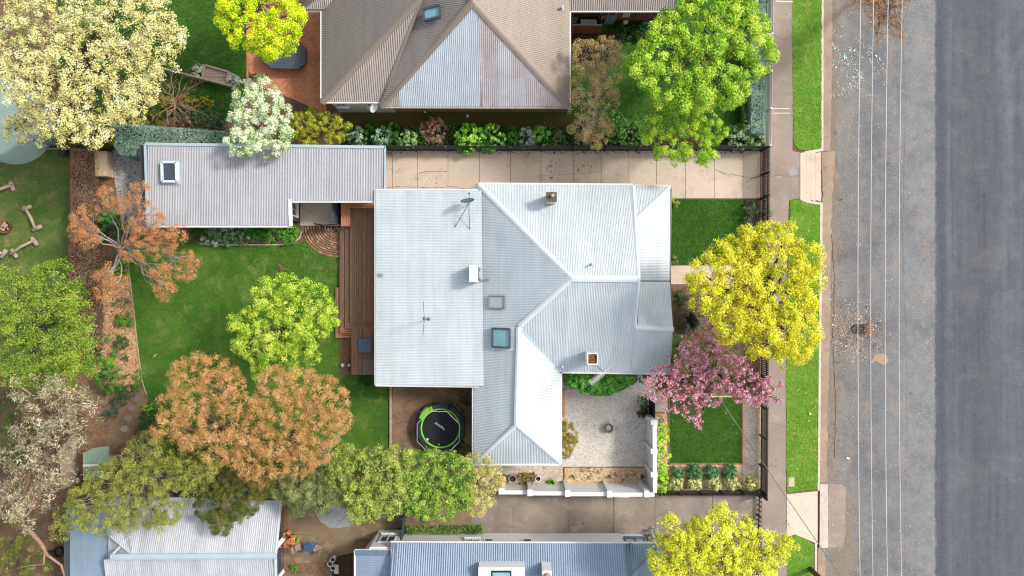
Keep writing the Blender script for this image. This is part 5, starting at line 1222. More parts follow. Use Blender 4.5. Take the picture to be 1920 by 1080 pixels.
# burnt grate on road
t = thing('burnt_grate', 'blackened metal fire grate with orange dried fronds lying on the road', 'grate', P(1618,618)+()); t.location.z = -.12
m = MB(); x0 = P(1601,0)[0]; yc = P(0,617)[1]
for k in range(5):
    yy = yc-.27+k*.135; m.tube([(x0+abs(k-2)*.06,yy*.98+yc*.02,-.02),(x0+.45,yy,.0),(x0+.95,yc+(yy-yc)*1.15,-.03)], .026, 5)
m.tube([(x0+math.cos(a)*.18+.12, yc+math.sin(a)*.27, -.03) for a in np.linspace(1.57, 4.71, 9)], .028, 5); m.tube([(x0+.3,yc-.28,-.03),(x0+.3,yc+.28,-.03)], .024, 5); m.tube([(x0+.62,yc-.28,-.03),(x0+.62,yc+.28,-.03)], .024, 5)
m.build('bars', M['black'], t)
m = MB()
for k in range(20):
    a = random.uniform(-.75,.75); s = Vector((x0+.75, yc+a*.3, -.07)); e = s+Vector((math.cos(a)*random.uniform(.45,.8), math.sin(a)*.5, random.uniform(-.0,.06))); m.tube([s,(s+e)/2+Vector((0,.02,.05)),e], [.014,.013,.007], 4)
m.build('dried_fronds', simple('orange_dry_frond', C(226,150,64), .2, 8), t)
for k, yy in ((0,-.2),(1,.2)): m = MB(); m.box(x0+.5, yc+yy, -.085, .06, .06, .07); m.build('foot', M['black'], t)
x,y,_ = P(1781,628); m = MB(); m.lathe(x, y, [(.3,-.118),(.001,-.116)], 24); m.build('manhole_patch', simple('dull_lid', C(92,95,100), .1, 5), kind='structure')
m = MB(); m.boxz(*P(1478,895)[:2], *P(1489,912)[:2], 0, .045); tag(m.build('concrete_pad', M['conc_light'], bevel=.01), 'small square pale concrete pit lid in the verge grass', 'pit lid')
x,y,_ = P(1592,860); m = MB(); m.box(x,y,-.1,.22,.1,.03,-.3); tag(m.build('paper_scrap', M['white']), 'small white paper scrap lying on the road', 'scrap')
# ================================================================ POLE AND WIRES
def pole(y, label):
    t = thing('power_pole', label, 'power pole', (18.63, y, 0)); m = MB(); m.tube([(18.63,y,-.1),(18.63,y,9.0)], [.16,.12], 12); m.build('post', M['bark'], t, smooth=True)
    m = MB(); m.boxz(17.3, y-.06, 19.95, y+.06, 8.35, 8.5); m.build('crossarm', M['timber'], t)
    for xx in (17.55,18.2,18.93,19.64): m = MB(); m.lathe(xx, y, [(.03,8.5),(.05,8.55),(.05,8.66),(.001,8.68)], 8); m.build('insulator', M['white'], t)
pole(-17.55, 'timber power pole rising from the verge at the bottom right'); pole(24.0, 'timber power pole beyond the top edge of the verge')
for k, xx in enumerate((17.55,18.2,18.93,19.64)):
    pts = []
    for i in range(49):
        y = -17.55-14+ (24.0+17.55+28)*i/48; s = (y+1.0)/22.5; pts.append((xx + 0.0*s, y, 8.02+ .6*min(1.15, s*s)))
    m = MB(); m.tube(pts, .02 if k in (0,2) else .018, 6)
    tag(m.build('power_line', M['wire']), ['overhead wire nearest the kerb','second overhead wire from the kerb','third overhead wire from the kerb','overhead wire farthest from the kerb'][k], 'wire', 'overhead wires along the road')
a = Vector(P(1262,617,4.2)); b = Vector((18.63,-17.5,8.3)); m = MB(); m.tube([a.lerp(b, i/20)-Vector((0,0,math.sin(i/20*math.pi)*.35)) for i in range(21)], .022, 5)
tag(m.build('service_cable', M['wire_dark']), 'thin dark service cable from the house gable to the lower power pole', 'wire')
# ================================================================ TREES
Y1 = [C(150,128,78), C(236,226,140), C(250,244,180)]
def T(*a, **k): return tree(*a, **k)
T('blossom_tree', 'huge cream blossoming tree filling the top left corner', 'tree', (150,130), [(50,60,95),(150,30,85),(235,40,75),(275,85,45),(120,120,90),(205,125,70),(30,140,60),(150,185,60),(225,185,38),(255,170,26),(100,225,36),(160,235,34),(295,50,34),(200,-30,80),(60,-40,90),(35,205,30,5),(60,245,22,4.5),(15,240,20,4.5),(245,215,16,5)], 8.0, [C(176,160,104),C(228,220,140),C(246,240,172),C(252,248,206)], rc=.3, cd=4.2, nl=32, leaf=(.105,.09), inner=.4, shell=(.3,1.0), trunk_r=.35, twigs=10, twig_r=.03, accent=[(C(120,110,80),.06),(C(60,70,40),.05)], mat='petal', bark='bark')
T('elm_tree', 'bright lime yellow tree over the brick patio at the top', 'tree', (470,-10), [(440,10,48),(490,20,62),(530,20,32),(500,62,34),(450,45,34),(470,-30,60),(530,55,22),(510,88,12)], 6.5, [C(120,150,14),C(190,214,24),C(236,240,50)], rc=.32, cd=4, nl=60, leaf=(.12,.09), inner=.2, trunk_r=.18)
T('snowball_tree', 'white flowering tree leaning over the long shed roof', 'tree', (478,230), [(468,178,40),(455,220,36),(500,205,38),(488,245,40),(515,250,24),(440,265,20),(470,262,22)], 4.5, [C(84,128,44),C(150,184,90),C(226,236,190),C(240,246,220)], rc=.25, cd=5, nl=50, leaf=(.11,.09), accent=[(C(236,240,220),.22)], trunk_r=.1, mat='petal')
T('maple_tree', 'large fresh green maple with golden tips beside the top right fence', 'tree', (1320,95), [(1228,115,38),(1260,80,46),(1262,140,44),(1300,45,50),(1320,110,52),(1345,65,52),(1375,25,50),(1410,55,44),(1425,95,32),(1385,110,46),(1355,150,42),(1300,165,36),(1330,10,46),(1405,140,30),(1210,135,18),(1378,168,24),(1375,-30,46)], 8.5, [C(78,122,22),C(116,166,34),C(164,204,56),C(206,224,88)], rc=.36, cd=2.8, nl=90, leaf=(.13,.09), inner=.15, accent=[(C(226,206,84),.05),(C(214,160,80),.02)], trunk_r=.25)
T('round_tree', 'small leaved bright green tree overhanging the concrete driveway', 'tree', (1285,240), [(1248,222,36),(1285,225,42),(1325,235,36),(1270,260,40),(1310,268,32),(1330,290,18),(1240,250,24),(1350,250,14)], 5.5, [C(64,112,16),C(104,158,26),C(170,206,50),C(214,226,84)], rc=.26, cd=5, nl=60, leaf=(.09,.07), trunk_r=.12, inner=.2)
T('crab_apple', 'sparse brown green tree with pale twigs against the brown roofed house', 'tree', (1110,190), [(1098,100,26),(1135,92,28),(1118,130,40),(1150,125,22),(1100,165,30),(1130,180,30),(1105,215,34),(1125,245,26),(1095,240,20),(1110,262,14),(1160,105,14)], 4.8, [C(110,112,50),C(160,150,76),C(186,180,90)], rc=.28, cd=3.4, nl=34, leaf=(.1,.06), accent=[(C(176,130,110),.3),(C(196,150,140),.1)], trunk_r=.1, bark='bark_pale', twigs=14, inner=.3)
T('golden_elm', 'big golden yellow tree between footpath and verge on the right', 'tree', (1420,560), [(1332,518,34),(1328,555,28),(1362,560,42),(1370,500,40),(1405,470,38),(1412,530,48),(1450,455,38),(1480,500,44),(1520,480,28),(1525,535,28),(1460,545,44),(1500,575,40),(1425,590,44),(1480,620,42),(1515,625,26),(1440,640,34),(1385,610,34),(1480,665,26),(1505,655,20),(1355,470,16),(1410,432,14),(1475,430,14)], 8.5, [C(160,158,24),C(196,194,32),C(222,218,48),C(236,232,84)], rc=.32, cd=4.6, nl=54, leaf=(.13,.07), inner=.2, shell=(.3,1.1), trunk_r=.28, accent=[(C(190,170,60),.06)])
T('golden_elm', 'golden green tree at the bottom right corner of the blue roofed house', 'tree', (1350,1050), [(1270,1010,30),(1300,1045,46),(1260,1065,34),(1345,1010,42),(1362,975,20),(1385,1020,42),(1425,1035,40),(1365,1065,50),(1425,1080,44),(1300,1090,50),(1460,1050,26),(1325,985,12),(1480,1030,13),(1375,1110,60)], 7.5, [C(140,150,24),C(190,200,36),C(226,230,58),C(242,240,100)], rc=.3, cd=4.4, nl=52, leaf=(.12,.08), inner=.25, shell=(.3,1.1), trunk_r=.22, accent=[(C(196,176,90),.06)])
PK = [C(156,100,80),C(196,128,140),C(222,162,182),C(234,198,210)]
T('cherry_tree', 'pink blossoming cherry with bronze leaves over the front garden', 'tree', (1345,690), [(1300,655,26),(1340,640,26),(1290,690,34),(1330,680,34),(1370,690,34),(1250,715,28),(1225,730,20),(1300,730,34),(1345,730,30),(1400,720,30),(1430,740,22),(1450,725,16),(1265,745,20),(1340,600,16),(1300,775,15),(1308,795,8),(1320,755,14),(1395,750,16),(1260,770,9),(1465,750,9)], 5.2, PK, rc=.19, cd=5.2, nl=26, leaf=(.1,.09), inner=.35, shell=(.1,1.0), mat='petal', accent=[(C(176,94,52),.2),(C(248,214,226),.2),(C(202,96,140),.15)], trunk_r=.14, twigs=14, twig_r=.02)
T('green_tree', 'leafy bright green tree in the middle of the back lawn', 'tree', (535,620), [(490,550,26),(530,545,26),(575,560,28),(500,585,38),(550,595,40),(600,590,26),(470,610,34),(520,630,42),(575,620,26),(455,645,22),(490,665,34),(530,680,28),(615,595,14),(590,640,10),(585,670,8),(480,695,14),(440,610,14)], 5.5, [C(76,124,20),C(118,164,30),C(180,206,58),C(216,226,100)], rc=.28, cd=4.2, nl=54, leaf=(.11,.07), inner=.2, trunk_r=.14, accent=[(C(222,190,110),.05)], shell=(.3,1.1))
BZ = [C(132,120,64),C(184,140,82),C(210,158,100),C(222,184,132)]
T('bronze_tree', 'left half of the pair of rusty orange trees on the back lawn', 'tree', (430,810), [(345,715,36),(375,690,26),(400,735,42),(350,760,44),(315,770,28),(400,790,48),(440,760,32),(350,810,36),(395,840,36),(440,825,30),(460,870,30),(300,800,18),(490,895,16),(420,700,16)], 7.0, BZ, rc=.26, cd=5.2, nl=50, leaf=(.1,.045), inner=.2, shell=(.2,1.2), accent=[(C(206,130,84),.12),(C(150,146,76),.16)], trunk_r=.2, bark='bark_tan')
T('bronze_tree', 'right half of the pair of rusty orange trees on the back lawn', 'tree', (540,830), [(510,735,38),(550,725,34),(590,745,36),(620,760,26),(560,775,46),(510,780,38),(600,800,36),(630,795,20),(530,820,42),(575,840,34),(500,840,30),(555,870,26),(600,850,18),(525,875,20)], 7.0, BZ, rc=.26, cd=5.2, nl=50, leaf=(.1,.045), inner=.2, shell=(.2,1.2), accent=[(C(210,134,86),.15),(C(150,146,76),.14)], trunk_r=.2, bark='bark_tan')
T('feathery_tree', 'dense feathery green tree at the left edge', 'tree', (50,640), [(95,525,30),(50,530,26),(20,560,34),(70,570,42),(110,560,28),(125,595,26),(30,610,44),(85,620,44),(135,635,22),(120,660,32),(60,670,48),(15,680,44),(105,700,32),(145,675,16),(150,700,12),(10,520,14),(60,715,34)], 6.5, [C(56,90,24),C(88,126,34),C(134,160,50),C(168,184,70)], rc=.3, cd=3.6, nl=66, leaf=(.14,.06), inner=.15, shell=(.3,1.15), drift=(.12,.07,0), trunk_r=.2, accent=[(C(196,180,86),.06)])
T('pale_gum', 'pale grey leaved gum tree with bare twisting limbs at the lower left', 'tree', (150,800), [(100,730,30),(60,745,32),(30,730,18),(90,780,44),(140,770,32),(40,800,36),(100,830,38),(160,760,16),(60,860,38),(20,860,28),(90,890,30),(25,915,32),(60,930,28),(10,960,22),(35,975,20)], 7.5, [C(120,112,80),C(160,148,112),C(196,184,150),C(218,208,182)], rc=.34, cd=2.2, nl=22, leaf=(.26,.045), inner=.3, shell=(.2,1.2), accent=[(C(176,140,110),.14),(C(110,130,90),.2)], trunk_r=.24, bark='bark_tan', twigs=14, twig_r=.03, rad_leaf=True)
OR = [C(146,126,72),C(188,136,82),C(204,146,92),C(210,118,86)]
T('orange_grevillea', 'airy orange tree with pale bare limbs beside the long shed', 'tree', (225,470), [(190,372,20),(250,362,20),(225,382,16),(272,400,20),(150,405,22),(140,430,18),(160,445,18),(255,425,24),(285,430,26),(310,450,22),(270,460,26),(330,435,14),(240,470,20),(345,480,10),(195,520,22),(185,545,14),(215,530,14),(295,520,22),(300,545,18),(340,510,20),(365,490,8)], 4.6, OR, rc=.22, cd=7, nl=30, leaf=(.1,.04), inner=.3, shell=(.2,1.2), accent=[(C(160,150,76),.2),(C(226,96,76),.08),(C(206,190,160),.08)], trunk_r=.12, bark='bark_pale', twigs=8, twig_r=.025)
OL = [C(74,88,44),C(112,124,58),C(150,156,74),C(180,180,90)]
T('olive_tree', 'spreading olive green tree above the bottom left roof', 'tree', (260,880), [(225,890,34),(185,915,34),(150,945,32),(120,975,26),(210,945,38),(175,975,34),(250,925,34),(290,900,36),(270,960,30),(235,985,20),(320,930,28),(330,890,28),(250,860,28),(290,855,24),(110,1000,14),(290,985,14),(360,900,26),(340,870,26),(380,880,20),(270,835,18),(400,860,20),(310,960,24),(320,905,26),(215,970,22)], 6.0, OL, rc=.27, cd=5.2, nl=54, leaf=(.09,.055), inner=.15, shell=(.3,1.1), accent=[(C(206,196,70),.06)], trunk_r=.2, bark='bark_pale', twigs=5)
T('dark_shrub_tree', 'dark green dense tree behind the bronze pair over the pale roof', 'tree', (410,900), [(350,850,30),(330,870,24),(400,905,36),(440,910,36),(415,945,36),(455,940,30),(385,955,24),(405,970,22),(410,990,14),(470,915,24),(380,870,26),(490,915,20),(445,965,16)], 5.2, [C(44,62,24),C(74,92,36),C(108,118,46),C(130,110,60)], rc=.24, cd=9, nl=70, leaf=(.08,.055), inner=.1, trunk_r=.16)
HG = [C(66,90,40),C(100,126,54),C(150,166,76),C(190,198,104)]
T('hedge_tree', 'greyish green leftmost tree in the row above the south driveway', 'tree', (580,910), [(560,895,28),(595,880,28),(540,925,26),(580,930,34),(615,915,28),(560,950,20),(520,915,20),(600,945,18),(545,905,24),(610,870,24),(575,865,18),(630,890,24),(630,930,22)], 5.0, [C(74,88,48),C(118,130,76),C(160,168,104)], rc=.26, cd=8, nl=54, leaf=(.09,.055), trunk_r=.12)
T('hedge_tree', 'yellow tipped bushy tree in the row, over the drive beside the timber fence', 'tree', (680,915), [(640,872,26),(700,866,24),(745,870,24),(645,880,30),(685,880,34),(725,885,30),(660,915,38),(700,920,40),(740,910,26),(680,950,28),(720,950,24),(665,965,13),(630,900,18),(700,967,10),(740,885,26),(745,935,22),(665,870,18),(715,870,18)], 5.2, HG, rc=.28, cd=6.5, nl=60, leaf=(.1,.06), accent=[(C(226,226,90),.12)], trunk_r=.14)
T('hedge_tree', 'deep green leafy tree in the row below the trampoline', 'tree', (810,915), [(775,880,26),(810,885,32),(845,890,26),(780,915,30),(820,925,36),(850,915,22),(800,955,20),(830,958,18),(760,900,24),(865,895,22),(765,935,24),(795,870,20),(835,874,20),(780,945,22),(865,935,20),(745,900,18)], 5.0, [C(54,88,32),C(84,124,42),C(132,164,60),C(178,196,88)], rc=.28, cd=6.5, nl=60, leaf=(.11,.07), trunk_r=.14, accent=[(C(214,220,90),.08)])
T('hedge_tree', 'pale yellowish rightmost tree of the row by the white wall', 'tree', (890,910), [(875,895,26),(905,895,24),(880,925,28),(910,915,18),(890,948,18),(925,900,12),(865,910,24),(912,930,18),(870,940,20),(890,880,20),(920,885,12),(935,905,8)], 4.6, [C(112,112,56),C(160,156,82),C(204,196,112),C(222,212,140)], rc=.26, cd=8, nl=50, leaf=(.09,.055), trunk_r=.12, accent=[(C(176,156,126),.1)])
T('street_tree', 'brownish sparse tree top over the road at the top right', 'tree', (1655,-30), [(1610,5,20),(1640,-10,28),(1680,10,26),(1650,25,22),(1685,45,16),(1655,60,13),(1715,-5,16),(1690,-30,34),(1600,-15,20),(1650,78,7),(1690,70,7)], 6.5, [C(150,112,84),C(176,138,100),C(200,156,90)], rc=.22, cd=3.2, nl=14, leaf=(.08,.03), inner=.4, shell=(.1,1.2), accent=[(C(206,160,50),.18)], trunk_r=.14, bark='bark_tan', twigs=14, twig_r=.02)
T('olive_shrub', 'loose olive shrubbery under the bare limb at the bottom left', 'shrub', (20,1050), [(10,1020,30),(40,1045,28),(15,1070,34),(60,1075,22),(0,1000,20)], 3.0, [C(70,84,30),C(110,124,44),C(150,156,60)], rc=.22, cd=4, nl=40, leaf=(.1,.04), trunk_r=.06)
m = MB(); q = [P(45,985,4.5),P(60,1000,4.6),(*P(78,1020,4.8)[:2],4.8),P(88,1040,4.5),P(115,1060,4.2),P(122,1085,4.0)]; m.tube([Vector(v) for v in q], [.13,.12,.1,.08,.06,.05], 8)
m.tube([Vector(P(84,1036,4.6)), Vector(P(82,1058,4.4)), Vector(P(55,1060,4.2)), Vector(P(20,1070,3.9))], [.07,.05,.04,.02], 6); m.tube([Vector(P(45,985,4.5)), Vector(P(38,965,4.9)), Vector(P(12,930,5.2))], [.12,.1,.06], 8); m.tube([Vector(P(12,930,5.2)),Vector(P(-10,960,2.5)),Vector(P(-20,980,0))],[.12,.16,.2],8)
tag(m.build('bare_limb', M['bark_tan'], smooth=True), 'long bare pinkish gum limb arching over the bottom left corner', 'branch')
# bare weeping tree
def bare(name, label, px, py, r, h, bark='bark_tan', n=16, cat='tree', buds=None):
    x, y, _ = P(px, py); t = thing(name, label, cat, (x, y, 0)); mb = MB(); top = Vector((x, y, h*.55)); limb(mb, (x,y,-.05), top, .07, .05, 3, .04, 7); tips = []
    for k in range(n):
        a = 6.283*k/n+random.uniform(-.2,.2); R_ = r/30*random.uniform(.6,1.0); q = Vector((x+math.cos(a)*R_, y+math.sin(a)*R_, h*random.uniform(.45,1.0)))
        pts = limb(mb, top, q, .035, .01, 6, .09, 5, .1)
        for j in range(5):
            s = pts[random.randint(2,6)]; e = s+Vector((math.cos(a+random.uniform(-1,1))*.5, math.sin(a+random.uniform(-1,1))*.5, random.uniform(-.25,.2))); limb(mb, s, e, .012, .004, 3, .1, 4); tips.append(e)
    mb.build('branches', M[bark], t)
    if buds:
        tp = np.array([tuple(v) for v in tips]); tp = np.repeat(tp, 4, 0)+rng.normal(size=(len(tips)*4,3))*.08
        mesh_quads('foliage', leaf_quads(tp, unit(rng.normal(size=tp.shape)), .06, .04), M['petal'], mixcols(buds, rng.random(len(tp))), t)  # bud quads at the twig tips; these branches carry no leaves
    return t
bare('weeping_tree', 'leafless weeping tree over the flower bed above the long shed', 352, 205, 62, 2.6, n=20, buds=[C(220,120,160),C(180,150,140)])
bare('redbud_shrub', 'thin bare shrub with purple buds on the straw mulch', 185, 630, 24, 1.8, bark='bark', n=12, cat='shrub', buds=[C(180,110,170),C(200,140,190)])
bare('redbud_shrub', 'wispy purple budding shrub at the upper end of the straw mulch bed', 195, 590, 20, 1.2, bark='bark', n=9, cat='shrub', buds=[C(170,110,160),C(190,140,180)])
# ================================================================ HEDGES AND SHRUBS
def hedge(name, label, px, h, cols, dens=520, leaf=(.08,.05), mat='leaf', cat='hedge', core=True, rnd=.12, accent=None, twigs=None):
    poly = [P(a, b, h)[:2] for a, b in px]; c = np.mean(np.array(poly), 0); t = thing(name, label, cat, (c[0], c[1], 0))
    inner = [(q[0]*.94+c[0]*.06, q[1]*.94+c[1]*.06) for q in poly]
    if core: m = MB(); m.prism([(q[0]*.93+c[0]*.07 if abs(q[0]-c[0])<2 else q[0]-math.copysign(.12,q[0]-c[0]), q[1]-math.copysign(min(.1,abs(q[1]-c[1])*.4),q[1]-c[1])) for q in poly], 0, h-.12); m.build('branches', M['hedge_core'], t)
    p = scatter(poly, dens); N = len(p); z = h+rng.normal(size=N)*.05+(np.sin(p[:,0]*5)+np.sin(p[:,1]*6+1))*.03
    pts = np.column_stack([p, z]); nr = unit(rng.normal(size=(N,3))*.5+np.array([0,0,1])); PTS = [pts]; NR = [nr]
    n = len(poly)
    for i in range(n):
        a = np.array(poly[i]); b = np.array(poly[(i+1)%n]); L = np.linalg.norm(b-a); k = int(L*h*dens*.8); f = rng.random((k,1)); zz = rng.random(k)*h; o = np.array([(b-a)[1], -(b-a)[0]])/L
        if ((a+b)/2-c) @ o < 0: o = -o
        q = a+(b-a)*f+o*(rng.normal(size=(k,1))*.05-.02); PTS.append(np.column_stack([q, zz])); NR.append(unit(rng.normal(size=(k,3))*.5+np.array([o[0],o[1],.3])))
    pts = np.concatenate(PTS); nr = np.concatenate(NR); N = len(pts)
    tone = (np.sin(pts[:,0]*3.1)+np.sin(pts[:,1]*3.7+pts[:,0]))/4+.5
    col = mixcols(cols, tone*.5+rng.random(N)*.5, .14)
    if accent:
        for ac, fr in accent: s = rng.random(N) < fr; col[s] = ac[:3]
    mesh_quads('foliage', leaf_quads(pts, nr, *leaf), M[mat], col, t); return t
SG = [C(96,126,106),C(140,168,150),C(176,198,182)]
hedge('clipped_hedge', 'silvery green clipped hedge above the long shed roof', [(208,236),(240,232),(300,238),(422,246),(424,272),(272,272),(262,292),(225,290),(212,270)], 1.8, SG, 700, (.1,.04))
hedge('clipped_hedge', 'silvery green hedge inside the white picket fence at the top right', [(1408,-40),(1436,-40),(1434,250),(1408,250)], 1.3, SG, 700, (.1,.04))
hedge('brush_hedge', 'dry brown creeper hedge between left yard and mulched bed', [(133,279),(160,279),(162,400),(160,520),(164,600),(160,645),(131,645),(129,500),(132,400)], 1.7, [C(108,80,62),C(138,106,84),C(168,136,110)], 620, (.12,.03), accent=[(C(176,110,76),.05)])
hedge('low_hedge', 'small square clipped box hedge behind the round tree at the top right', [(1392,150),(1404,150),(1404,248),(1363,250),(1363,236),(1392,236)], .9, [C(40,80,16),C(84,130,26),C(130,170,40)], 600, (.06,.04))
hedge('olive_hedge', 'dark olive hedge top showing beneath the cream blossom tree', [(120,225),(205,235),(215,268),(110,268)], 1.9, [C(52,66,24),C(90,104,34),C(120,128,44)], 500, (.08,.05))
T('viburnum_shrub', 'rounded clipped shrub with golden lower leaves left of the brown roofed house', 'shrub', (595,240), [(560,232,22),(585,228,24),(612,232,24),(635,240,17),(570,248,18),(600,250,20),(628,253,12)], 2.2, [C(72,72,40),C(124,124,44),C(176,184,48),C(206,212,60)], rc=.18, cd=10, nl=40, leaf=(.07,.045), inner=.1, trunk_r=.05, squash=.7)
